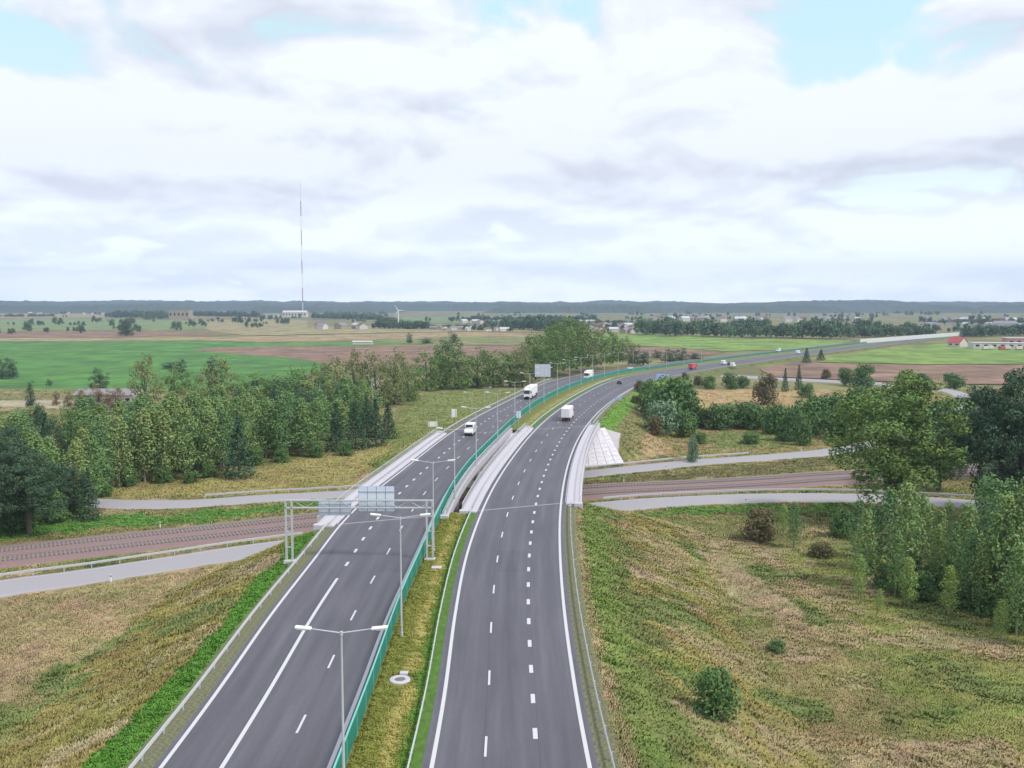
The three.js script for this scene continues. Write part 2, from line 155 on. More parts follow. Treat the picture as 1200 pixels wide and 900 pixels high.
// ---------------------------------------------------------------- helpers
const names = {};
function numbered(n) { const k = (names[n] = (names[n] ?? -1) + 1); return k ? `${n}_${String(k).padStart(3, '0')}` : n; }
function thing(name, label, category, x = 0, y = 0, d = 0, turn = 0, group) {
  const o = new THREE.Group(); o.name = numbered(name); o.position.set(x, y, -d); o.rotation.y = turn;
  o.userData = { label, category }; if (group) o.userData.group = group; scene.add(o); return o;
}
function part(parent, name, geo, mat, x = 0, y = 0, z = 0) {
  const m = new THREE.Mesh(geo, mat); m.name = name; m.position.set(x, y, z); m.castShadow = m.receiveShadow = true; parent.add(m); return m;
}
function structure(name, geo, mat, label) {
  const m = part(scene, numbered(name), geo, mat); m.userData = { kind: 'structure' }; if (label) m.userData.label = label; return m;
}
const stuff = (m) => { m.userData.kind = 'stuff'; return m; };
const lin = (r, g, b) => { const c = new THREE.Color().setRGB(r / 255, g / 255, b / 255, THREE.SRGBColorSpace); return [c.r, c.g, c.b]; };
const M = (r, g, b, o = {}) => new THREE.MeshStandardMaterial({ color: new THREE.Color().setRGB(r, g, b), roughness: 0.8, ...o });
const box = (w, h, l, x = 0, y = 0, z = 0) => { const g = new THREE.BoxGeometry(w, h, l); g.translate(x, y, z); return g; };
const rbox = (w, h, l, r, x = 0, y = 0, z = 0) => { const g = new RoundedBoxGeometry(w, h, l, 2, r); g.translate(x, y, z); return g; };
const cyl = (r0, r1, h, n, x = 0, y = 0, z = 0) => { const g = new THREE.CylinderGeometry(r1, r0, h, n); g.translate(x, y + h / 2, z); return g; };
function bar(a, b, r0, r1 = r0, n = 6) {            // a tapered rod from point a to point b
  const A = new THREE.Vector3(...a), B = new THREE.Vector3(...b), v = B.clone().sub(A), g = new THREE.CylinderGeometry(r1, r0, v.length(), n);
  g.translate(0, v.length() / 2, 0); g.applyQuaternion(new THREE.Quaternion().setFromUnitVectors(new THREE.Vector3(0, 1, 0), v.normalize())); g.translate(...a); return g;
}
const join = (list) => mergeGeometries(list.map((g) => { const q = g.index ? g.toNonIndexed() : g; for (const k of Object.keys(q.attributes)) if (!['position', 'normal', 'uv'].includes(k)) q.deleteAttribute(k); return q; }));

// curves in plan: at(t) -> [x, d, normal x, normal d]; the normal points to the right of the direction of growing t
const table = (a) => (d) => {
  const f = clamp((d - 10) / 20, 0, a.length - 1.0001), i = f | 0, t = f - i, p0 = a[Math.max(i - 1, 0)], p1 = a[i], p2 = a[i + 1], p3 = a[Math.min(i + 2, a.length - 1)];
  const v = 0.5 * (2 * p1 + (p2 - p0) * t + (2 * p0 - 5 * p1 + 4 * p2 - p3) * t * t + (3 * p1 - p0 - 3 * p2 + p3) * t * t * t);
  return d > 1109 ? v + (d - 1109) * (a[a.length - 1] - a[a.length - 2]) / 20 : v;
};
const X = { LL: table(D.LL), LR: table(D.LR), RL: table(D.RL), RR: table(D.RR) };
const slopeOf = (f, d) => (f(d + 4) - f(d - 4)) / 8;
const along = (f) => ({ at(d) { const s = slopeOf(f, d), l = Math.hypot(1, s); return [f(d), d, 1 / l, -s / l]; } });
const C = { LL: along(X.LL), LR: along(X.LR), RL: along(X.RL), RR: along(X.RR) };
function polyline(pts) {
  const c = new THREE.CatmullRomCurve3(pts.map(([x, d]) => new THREE.Vector3(x, 0, d)), false, 'centripetal'); c.arcLengthDivisions = 800; const len = c.getLength();
  return { len, at(t) { const u = clamp(t / len), p = c.getPointAt(u), v = c.getTangentAt(u); return [p.x, p.z, v.z, -v.x]; } };
}
const blend = (a, b, f) => ({ at(d) { return along((q) => lerp(X[a](q), X[b](q), f)).at(d); } });
function prof(d) { const t = clamp((d - 235) / 365); return -6.6 * t * t * (3 - 2 * t); }
// sweep a cross section [[offset, height], ...] along a curve
function sweep(c, sec, t0, t1, step, yOf = (x, d) => prof(d), o = {}) {
  const n = Math.max(1, Math.ceil((t1 - t0) / step)), pos = [], uv = [], idx = [], S = o.closed ? [...sec, sec[0]] : sec;
  let run = 0;
  for (let s = 0; s < S.length - 1; s++) {
    const L = Math.hypot(S[s + 1][0] - S[s][0], S[s + 1][1] - S[s][1]), base = pos.length / 3;
    for (let i = 0; i <= n; i++) {
      const t = lerp(t0, t1, i / n), [x, d, nx, nd] = c.at(t), y = yOf(x, d, t);
      for (const [k, q] of [[S[s], run], [S[s + 1], run + L]]) { pos.push(x + nx * k[0], y + k[1], -(d + nd * k[0])); uv.push(o.u ? (k[0] - o.u[0]) / (o.u[1] - o.u[0]) : q, o.v ? t / o.v : t); }
      if (i < n) { const b = base + i * 2; idx.push(b, b + 1, b + 2, b + 1, b + 3, b + 2); }
    }
    run += L;
  }
  if (o.caps) for (const t of [t0, t1]) {
    const [x, d, nx, nd] = c.at(t), y = yOf(x, d, t), b = pos.length / 3;
    for (const k of sec) { pos.push(x + nx * k[0], y + k[1], -(d + nd * k[0])); uv.push(k[0], k[1]); }
    for (let i = 1; i < sec.length - 1; i++) t === t0 ? idx.push(b, b + i + 1, b + i) : idx.push(b, b + i, b + i + 1);
  }
  const g = new THREE.BufferGeometry();
  g.setAttribute('position', new THREE.Float32BufferAttribute(pos, 3)); g.setAttribute('uv', new THREE.Float32BufferAttribute(uv, 2)); g.setIndex(idx); g.computeVertexNormals(); return g;
}
const rect = (o0, o1, y0, y1) => [[o0, y0], [o0, y1], [o1, y1], [o1, y0]];
function ribbon(fa, fb, d0, d1, step, dy, vLen) {   // surface between two curves x = fa(d) and x = fb(d)
  const pos = [], uv = [], idx = [], n = Math.ceil((d1 - d0) / step), cols = 4;
  for (let i = 0; i <= n; i++) {
    const d = lerp(d0, d1, i / n), A = fa(d), B = fb(d);
    for (let j = 0; j <= cols; j++) { const f = j / cols, x = lerp(A[0], B[0], f), q = lerp(A[1], B[1], f); pos.push(x, prof(q) + dy, -q); uv.push(f, d / vLen); }
    if (i < n) for (let j = 0; j < cols; j++) { const b = i * (cols + 1) + j; idx.push(b, b + 1, b + cols + 1, b + 1, b + cols + 2, b + cols + 1); }
  }
  const g = new THREE.BufferGeometry();
  g.setAttribute('position', new THREE.Float32BufferAttribute(pos, 3)); g.setAttribute('uv', new THREE.Float32BufferAttribute(uv, 2)); g.setIndex(idx); g.computeVertexNormals(); return g;
}
const off = (c, o) => (d) => { const [x, q, nx, nd] = c.at(d); return [x + nx * o, q + nd * o]; };

// textures of grain and patches
function texture(w, h, fn, srgb = true) {
  const a = new Uint8Array(w * h * 4);
  for (let j = 0; j < h; j++) for (let i = 0; i < w; i++) { const c = fn(i / w, j / h, i, j), k = (j * w + i) * 4; a[k] = clamp(c[0]) * 255; a[k + 1] = clamp(c[1]) * 255; a[k + 2] = clamp(c[2]) * 255; a[k + 3] = 255; }
  const t = new THREE.DataTexture(a, w, h); t.magFilter = THREE.LinearFilter; t.minFilter = THREE.LinearMipmapLinearFilter; t.wrapS = t.wrapT = THREE.RepeatWrapping; if (srgb) t.colorSpace = THREE.SRGBColorSpace; t.needsUpdate = true; return t;
}
const toS = (l) => (l <= 0.0031308 ? l * 12.92 : 1.055 * Math.pow(l, 1 / 2.4) - 0.055);
const R0 = rng(5);
const grit = texture(512, 512, () => { const v = 0.78 + R0() * 0.22; return [v, v, v]; });
function concreteTex(seed, tint) { return texture(512, 512, (u, v) => { const n = fbm(u * 6 + seed, v * 6, 4) * 0.12 + (R0() - 0.5) * 0.08 + noise(u * 40, v * 3 + seed) * 0.03; return [tint[0] + n, tint[1] + n, tint[2] + n]; }); }

const mat = {
  white: M(0.8, 0.8, 0.8, { roughness: 0.7 }),
  paint: M(0.72, 0.73, 0.76, { roughness: 0.65, map: grit }),
  steel: M(0.55, 0.57, 0.6, { roughness: 0.45, metalness: 0.35 }),
  zinc: M(0.5, 0.53, 0.54, { roughness: 0.5, metalness: 0.2 }),
  concrete: M(0.68, 0.68, 0.72, { map: concreteTex(1, [0.88, 0.87, 0.89]), roughness: 0.9 }),
  paving: M(0.8, 0.8, 0.82, { map: concreteTex(2, [0.88, 0.87, 0.89]), roughness: 0.9 }),
  green: M(0.012, 0.2, 0.15, { roughness: 0.55 }),
  cyan: M(0.16, 0.5, 0.46, { roughness: 0.5 }),
  rail: M(0.5, 0.45, 0.42, { roughness: 0.35, metalness: 0.7 }),
  sleeper: M(0.36, 0.32, 0.32, { map: grit, roughness: 0.95 }),
  glass: M(0.02, 0.025, 0.03, { roughness: 0.08 }),
  black: M(0.02, 0.02, 0.022, { roughness: 0.8 }),
  tyre: M(0.025, 0.025, 0.027, { roughness: 0.9 }),
  lampGlass: M(0.85, 0.86, 0.84, { roughness: 0.3 }),
};

// ---------------------------------------------------------------- terrain
const skew = (x, d) => d - 0.45 * x, Q0 = 139, Q1 = 226;      // the bridge spans Q0 to Q1 in skewed metres
const onBridge = (x, d) => { const q = skew(x, d); return q > Q0 && q < Q1; };
function ground(x, d) {
  const l = X.LL(d), r = X.RR(d), cl = 1 / Math.hypot(1, slopeOf(X.LL, d)), cr = 1 / Math.hypot(1, slopeOf(X.RR, d));
  const s = x < l ? (l - x) * cl : x > r ? (x - r) * cr : 0, q = skew(x, d), top = prof(d);
  const lon = q > Q0 && q < Q1 ? Math.min(q - Q0, Q1 - q) : 0, outward = Math.max(0, s - 2.4);
  const base = -7.5 + fbm(x * 0.03, d * 0.03, 3) * 0.12 + noise(x * 0.35, d * 0.35) * 0.05;
  let h = top - (s < 2.3 ? 0.45 : 0.14) - Math.hypot(outward / 2.6, lon / 2) + noise(x * 0.3, d * 0.3) * 0.12 * smooth(3, 6, s);
  if (lon > 0 && s < 4) h = Math.min(h, -1.9 - lon / 2);
  const k = 0.9, m = Math.max(h, base), e = Math.abs(h - base);
  return s > 3 || lon ? m + (e < k ? ((k - e) * (k - e)) / (4 * k) : 0) * (lon > 0 && s < 6 ? 0 : 1) : m;
}
// cover: which plants grow where
const AREA = { x0: -240, x1: 240, d0: 15, d1: 420 };
const albedo = (r, g, b) => lin(r, g, b).map((v) => v / 1.62);
const COVER = {
  field: albedo(148, 148, 94), weeds: albedo(152, 144, 86), mown: albedo(104, 156, 62), railGreen: albedo(104, 150, 66), tanN: albedo(172, 164, 104), meadow: albedo(138, 150, 84), tanL: albedo(176, 162, 120),
  weedL: albedo(128, 142, 84), tanR: albedo(172, 162, 118), tanR2: albedo(164, 154, 106), pinkR: albedo(180, 167, 130), greenS: albedo(112, 148, 70), yel: albedo(148, 154, 88), scrub: albedo(166, 152, 100), scrubTan: albedo(190, 168, 126),
  scrubTan2: albedo(196, 172, 124), scrubGreen: albedo(140, 152, 88), railVerge: albedo(128, 126, 82), yard: albedo(190, 180, 150), rough: albedo(132, 152, 82), pale: albedo(172, 164, 118), slopeR: albedo(160, 156, 94), deep: albedo(130, 142, 82), soil: albedo(110, 98, 70), verge: albedo(138, 136, 108), paved: albedo(214, 212, 216), lawn: albedo(122, 166, 66),
};
const KEYS = Object.keys(COVER), ID = Object.fromEntries(KEYS.map((k, i) => [k, i]));
const ZN = 700, zones = new Uint8Array(ZN * ZN);
{
  const inside = (p, x, y) => { let c = false; for (let i = 0, j = p.length - 1; i < p.length; j = i++) if (p[i][1] > y !== p[j][1] > y && x < ((p[j][0] - p[i][0]) * (y - p[i][1])) / (p[j][1] - p[i][1]) + p[i][0]) c = !c; return c; };
  for (let j = 0; j < ZN; j++) for (let i = 0; i < ZN; i++) {
    const x = lerp(AREA.x0, AREA.x1, (i + 0.5) / ZN), d = lerp(AREA.d0, AREA.d1, (j + 0.5) / ZN);
    let z = ID.field;
    for (const k of Object.keys(D.Z)) if (inside(D.Z[k], x, d)) z = ID[k];
    zones[j * ZN + i] = z;
  }
}
function coverAt(x, d) {
  const wx = x + noise(x * 0.12, d * 0.12) * 4 + noise(x * 0.7, d * 0.7 + 9) * 1.1, wd = d + noise(x * 0.12 + 40, d * 0.12) * 5 + noise(x * 0.7 + 30, d * 0.7) * 1.4;
  const i = clamp(((wx - AREA.x0) / (AREA.x1 - AREA.x0)) * ZN, 0, ZN - 1) | 0, j = clamp(((wd - AREA.d0) / (AREA.d1 - AREA.d0)) * ZN, 0, ZN - 1) | 0;
  let z = zones[j * ZN + i];
  const mottle = (k) => { if (k !== ID.field && k !== ID.yel && k !== ID.tanR2 && k !== ID.slopeR && k !== ID.weeds && k !== ID.tanR && k !== ID.scrub) return k; const m = fbm(x * 0.075 + 20, d * 0.075, 4, 0.6) + noise(x * 1.3, d * 1.3) * 0.12; return m > 0.29 ? ID.weedL : m > 0.2 ? ID.deep : m < -0.3 ? ID.pinkR : m < -0.2 ? ID.tanR : k; };
  z = mottle(z);
  const q = skew(x, d), lon = q > Q0 && q < Q1 ? Math.min(q - Q0, Q1 - q) : 0;
  const sl = (X.LL(d) - x) / Math.hypot(1, slopeOf(X.LL, d)), sr = (x - X.RR(d)) / Math.hypot(1, slopeOf(X.RR, d)), e = noise(x * 0.8, d * 0.8) * 0.9 + noise(x * 0.15, d * 0.15 + 3) * 1.2;
  if (lon > 13 ) return z;
  if (lon > 0 && q > 180 && sr < 8.5 && sr > -30) return ID.paved;
  if (sl > -20 && sl < 22 && sl + lon < 24) { if (d < 180) z = sl < 1.9 ? ID.verge : sl + e < 7 - d * 0.012 ? ID.mown : z === ID.weedL ? z : sl + e * 3 < 21 ? mottle(ID.weeds) : z; else z = sl < 1.9 ? ID.verge : sl + e < 9 ? ID.meadow : z; }
  if (sr > -8 && sr < 24 && sr + lon < 25) { if (d < 180) z = sr < 1.9 ? ID.verge : sr + e * 0.4 < 3.3 ? ID.pale : sr + e * 1.9 < 6.4 ? ID.rough : sr + e * 2.2 < 8.4 ? ID.deep : sr + e * 2.5 < 20.5 ? mottle(noise(x * 0.1 + 7, d * 0.1) > -0.12 ? ID.slopeR : ID.tanR) : z; else z = sr < 1.9 ? ID.verge : sr + e < 7 ? ID.lawn : sr + e * 2 < 14 && d < 300 ? ID.field : z; }
  return z;
}
const GT = 2048, groundPx = new Uint8Array(GT * GT * 4);
{
  const r = rng(9);
  for (let j = 0; j < GT; j++) for (let i = 0; i < GT; i++) {
    const x = lerp(AREA.x0, AREA.x1, (i + 0.5) / GT), d = lerp(AREA.d0, AREA.d1, (j + 0.5) / GT), z = coverAt(x, d), c = COVER[KEYS[z]];
    const n1 = fbm(x * 0.09, d * 0.09, 3), n2 = fbm(x * 0.5 + 50, d * 0.5, 3), n3 = r() - 0.5, wild = z === ID.paved ? 0.15 : z === ID.mown || z === ID.railGreen || z === ID.lawn ? 0.45 : 1;
    const b = 1 + wild * (n1 * 0.3 + n2 * 0.42 + n3 * 0.34), hue = wild * (fbm(x * 0.16 + 90, d * 0.16, 3) * 0.55 + n2 * 0.2), k = (j * GT + i) * 4;
    groundPx[k] = clamp(toS(c[0] * b * (1 + hue * 0.34))) * 255; groundPx[k + 1] = clamp(toS(c[1] * b * (1 - hue * 0.08))) * 255; groundPx[k + 2] = clamp(toS(c[2] * b * (1 + hue * 0.5))) * 255; groundPx[k + 3] = 255;
  }
}
const groundTex = new THREE.DataTexture(groundPx, GT, GT); groundTex.colorSpace = THREE.SRGBColorSpace; groundTex.magFilter = THREE.LinearFilter; groundTex.minFilter = THREE.LinearMipmapLinearFilter; groundTex.needsUpdate = true;
const groundColor = (x, d) => { const i = clamp(((x - AREA.x0) / (AREA.x1 - AREA.x0)) * GT, 0, GT - 1) | 0, j = clamp(((d - AREA.d0) / (AREA.d1 - AREA.d0)) * GT, 0, GT - 1) | 0, k = (j * GT + i) * 4; return lin(groundPx[k], groundPx[k + 1], groundPx[k + 2]); };
{
  const nx = 330, nd = 290, pos = [], uv = [], idx = [];
  for (let j = 0; j <= nd; j++) for (let i = 0; i <= nx; i++) {
    const x = lerp(AREA.x0, AREA.x1, i / nx), d = lerp(AREA.d0, AREA.d1, j / nd);
    pos.push(x, ground(x, d), -d); uv.push(i / nx, j / nd);
    if (i < nx && j < nd) { const b = j * (nx + 1) + i; idx.push(b, b + 1, b + nx + 1, b + 1, b + nx + 2, b + nx + 1); }
  }
  const g = new THREE.BufferGeometry(); g.setAttribute('position', new THREE.Float32BufferAttribute(pos, 3)); g.setAttribute('uv', new THREE.Float32BufferAttribute(uv, 2)); g.setIndex(idx); g.computeVertexNormals();
  structure('terrain', g, new THREE.MeshStandardMaterial({ map: groundTex, roughness: 1 }));
}
// far plain, with its fields as thin sheets
const soilTex = texture(1024, 1024, (u, v) => { const n = 0.8 + fbm(u * 8, v * 8, 5) * 0.28 + fbm(u * 40 + 3, v * 14, 2) * 0.12; return [n * 1.02, n, n * 0.96]; });
const perMetre = (t, m) => { const c = t.clone(); c.repeat.set(1 / m, 1 / m); c.needsUpdate = true; return c; };
{
  const g = new THREE.PlaneGeometry(14000, 9400); g.rotateX(-Math.PI / 2); g.translate(0, -8.1, -4300);
  const uv = g.attributes.uv, p = g.attributes.position; for (let i = 0; i < uv.count; i++) uv.setXY(i, p.getX(i), p.getZ(i));
  structure('plain', g, M(...albedo(150, 152, 100).map((v) => v * 1.3), { map: perMetre(soilTex, 900), roughness: 1 }));
  const tint = { green: [92, 158, 66], green2: [112, 160, 78], brown: [164, 136, 118], tan: [190, 172, 134], tan2: [182, 176, 132], ltgreen: [142, 170, 112], olive: [150, 158, 100], lime: [142, 182, 84] };
  const fm = {}, rows = perMetre(soilTex, 260);
  D.F.forEach(([c, pts], i) => {
    const r = rng(40 + i), P = [];
    pts.forEach(([x, d], k) => { const [x2, d2] = pts[(k + 1) % pts.length]; for (let s = 0; s < 4; s++) { const t = s / 4; P.push(new THREE.Vector2(lerp(x, x2, t) + (s ? (r() - 0.5) * 5 : 0), lerp(d, d2, t) + (s ? (r() - 0.5) * 0.008 * d : 0))); } });
    const g2 = new THREE.ShapeGeometry(new THREE.Shape(P)); g2.rotateX(-Math.PI / 2); g2.translate(0, -8.04 + i * 0.03, 0);
    fm[c] ??= M(...albedo(...tint[c]).map((v) => v * 1.35), { map: rows, roughness: 1 });
    structure('field', g2, fm[c]);
  });
}

// ---------------------------------------------------------------- motorway
const asphalt = (seed) => texture(512, 2048, (u, v) => {
  const x = u * 13, y = v * 240, lane = u * 3 - Math.floor(u * 3), wheel = Math.exp(-Math.pow((lane - 0.27) / 0.09, 2)) + Math.exp(-Math.pow((lane - 0.73) / 0.09, 2));
  const n = fbm(x * 0.25 + seed, y * 0.05, 3) * 0.09 + fbm(x * 2.2 + seed, y * 0.1, 3) * 0.07 + (R0() - 0.5) * 0.1, w = wheel * (0.05 + 0.07 * noise(x * 0.5, y * 0.04 + seed)), seam = Math.abs(u - 0.345) < 0.0035 || Math.abs(u - 0.672) < 0.0035 ? -0.07 : 0, cell = Math.floor(y / 21 + seed), fix = ((cell * 7 + seed * 3) % 5 === 0 && Math.abs(lane - 0.5) < 0.42 && Math.floor(u * 3) === cell % 3 && (y / 21 + seed) % 1 < 0.45) ? -0.045 : 0, dust = smooth(0.035, 0, Math.min(u, 1 - u) + noise(x * 3, y * 0.6) * 0.02) * 0.07, oil = Math.exp(-Math.pow((lane - 0.5) / 0.07, 2)) * -0.04 * (0.5 + noise(y * 0.08, x + seed));
  const b = 0.85 + n + w + seam + fix + dust + oil; return [b * 0.97, b * 0.97, b];
});
const roadMat = (seed) => M(0.138, 0.138, 0.157, { map: asphalt(seed), roughness: 0.66 });
const roadEnd = 1400;
const leftRoad = structure('motorway', ribbon(off(C.LL, -0.55), off(C.LR, 0.75), 12, roadEnd, 2.5, 0, 240), roadMat(3), 'left carriageway of the motorway');
const rightRoad = structure('motorway', ribbon(off(C.RL, -0.7), off(C.RR, 0.6), 12, roadEnd, 2.5, 0, 240), roadMat(8), 'right carriageway of the motorway');
const stripe = (parent, c, o, w, d0, d1, name, step = 3) => part(parent, name, sweep(c, [[o - w / 2, 0.008], [o + w / 2, 0.008]], d0, d1, step), mat.paint);
for (const [road, c, o] of [[leftRoad, C.LL, 0], [leftRoad, C.LR, -0.05], [rightRoad, C.RL, 0], [rightRoad, C.RR, 0]]) stripe(road, c, o, 0.3, 14, 900, 'edge_line');
function dashes(road, c, first, period, len, w, to, name) {
  const far = [];
  for (let d = first; d < to; d += period * (1 / Math.hypot(1, (c.at(d + 2)[0] - c.at(d)[0]) / 2))) {
    const g = sweep(c, [[-w / 2, 0.008], [w / 2, 0.008]], d, d + len, 1);
    if (d < 330) part(road, name, g, mat.paint); else far.push(g);
  }
  if (far.length) stuff(part(road, name, mergeGeometries(far), mat.paint));
}
dashes(leftRoad, blend('LL', 'LR', 0.7), 16.5, 12, 3, 0.18, 560, 'lane_dash');
stripe(leftRoad, blend('LL', 'LR', 0.36), 0, 0.32, 14, 102.5, 'solid_line');
dashes(leftRoad, blend('LL', 'LR', 0.36), 107.5, 5.95, 1.7, 0.34, 520, 'lane_block');
dashes(rightRoad, blend('RL', 'RR', 0.335), 13, 12, 3, 0.18, 560, 'lane_dash');
dashes(rightRoad, blend('RL', 'RR', 0.67), 16, 5.95, 1.7, 0.34, 520, 'lane_block');
// dusty gravel verges outside the asphalt, folding down into the slope
const gravel = (() => { const r = rng(31); return texture(512, 512, (u, v) => { const n = 0.62 + fbm(u * 12, v * 12, 4) * 0.22 + (r() - 0.5) * 0.35, g = fbm(u * 5 + 9, v * 5, 3) * 0.16; return [n * 0.98, n * (1 + g * 0.4), n * (0.82 - g)]; }); })();
const vergeMat = M(0.42, 0.42, 0.36, { map: perMetre(gravel, 3), roughness: 1 });
const spans = (fn) => { let s = null; const outp = []; for (let d = 12; d <= roadEnd; d += 1) { const in_ = fn(d); if (in_ && s === null) s = d; if ((!in_ || d >= roadEnd) && s !== null) { outp.push([s, d]); s = null; } } return outp; };
const spansOf = (f) => spans((d) => !onBridge(f(d), d));
const bridgeSpan = (f) => { let a = 0, b = 0; for (let d = 60; d < 300; d += 0.25) { if (onBridge(f(d), d)) { if (!a) a = d; b = d; } } return [a, b]; };
for (const [a, b] of spansOf(X.LL)) structure('verge', sweep(C.LL, [[-5, -2.1], [-3, -0.5], [-2.5, -0.1], [-0.5, -0.02]], a, b, 4), vergeMat);
for (const [a, b] of spansOf(X.RR)) structure('verge', sweep(C.RR, [[0.55, -0.02], [2.2, -0.08], [2.7, -0.45], [4.5, -2.1]], a, b, 4), vergeMat);
// embankment skirts far away, beyond the modelled terrain
const slopeMat = M(...albedo(140, 158, 92), { map: perMetre(soilTex, 30), roughness: 1 });
structure('embankment', sweep(C.LL, [[-22, -8.2], [-2.6, -0.2]], 400, roadEnd, 8), slopeMat);
structure('embankment', sweep(C.RR, [[2.3, -0.2], [24, -8.2]], 400, roadEnd, 8), slopeMat);
// grassed median with a dry streak down its middle
function medianColor(u, y) {
  const w = 0.55 + noise(y * 0.12, 3) * 0.05, streak = smooth(0.16, 0.04, Math.abs(u - w) + noise(u * 14, y * 1.4) * 0.12 + noise(u * 3, y * 0.25 + 7) * 0.1) * smooth(-0.25, 0.15, noise(4, y * 0.33) + 0.2);
  const g = albedo(132, 138, 66), l = albedo(96, 138, 52), t = albedo(186, 176, 108), k = smooth(0.66, 0.8, u + noise(u * 6, y * 0.5) * 0.1), b = 1 + fbm(u * 9, y * 1.3, 3) * 0.42;
  return [0, 1, 2].map((i) => lerp(lerp(g[i], l[i], k), t[i], streak * 0.75) * b);
}
const medianTex = (() => { const r = rng(12); return texture(256, 2048, (u, v) => { const b = 0.8 + r() * 0.4; return medianColor(u, v * 240).map((c) => toS(c * b)); }); })();
const medianMat = new THREE.MeshStandardMaterial({ map: medianTex, roughness: 1 });
for (const [a, b] of spans((d) => !onBridge((X.LR(d) + X.RL(d)) / 2, d))) structure('median', ribbon(off(C.LR, 0.7), off(C.RL, -0.65), a, b, 2.5, -0.012, 240), medianMat);
// ---------------------------------------------------------------- bridges over the railway
function railing(parent, c, o, a, b, m, h = 1.1) {
  part(parent, 'handrail', sweep(c, rect(o - 0.05, o + 0.05, h - 0.08, h), a, b, 3, undefined, { closed: true }), m);
  part(parent, 'lower_rail', sweep(c, rect(o - 0.03, o + 0.03, 0.2, 0.28), a, b, 3, undefined, { closed: true }), m);
  const bars = [];
  for (let d = a; d < b; d += 0.55) { const [x, q, nx, nd] = c.at(d), g = box(0.05, h - 0.3, 0.05); g.translate(x + nx * o, prof(q) + h / 2 + 0.12, -(q + nd * o)); bars.push(g); }
  stuff(part(parent, 'baluster', join(bars), m));
}
const postGeo = box(0.12, 0.75, 0.1, 0, 0.2, 0);
const wBeam = [[0.05, 0.42], [0.0, 0.46], [0.06, 0.52], [0.06, 0.56], [0.0, 0.6], [0.06, 0.66], [0.06, 0.7], [0, 0.74]];
function guardRail(label, c, o, a, b, side, m = mat.zinc, parent) {      // a W-shaped beam on posts
  const [px, pd] = off(c, o)(a), t = parent ?? thing('guard_rail', label, 'guard rail', px, prof(pd), pd);
  const hold = new THREE.Vector3(); if (!parent) hold.copy(t.position);
  const put = (m2) => { m2.position.sub(hold); return m2; };
  put(part(t, 'beam', sweep(c, wBeam.map(([u, y]) => [o + (u - 0.03) * side, y]), a, b, 4), m));
  for (let d = a + 0.5, n = 0; d < b && n < 120; d += 4, n++) { const [x, q, nx, nd] = c.at(d), p = put(part(t, 'post', postGeo, mat.steel, x + nx * (o + 0.1 * -side), prof(q), -(q + nd * (o + 0.1 * -side)))); p.rotation.y = Math.atan2(nd, nx); }
  return t;
}
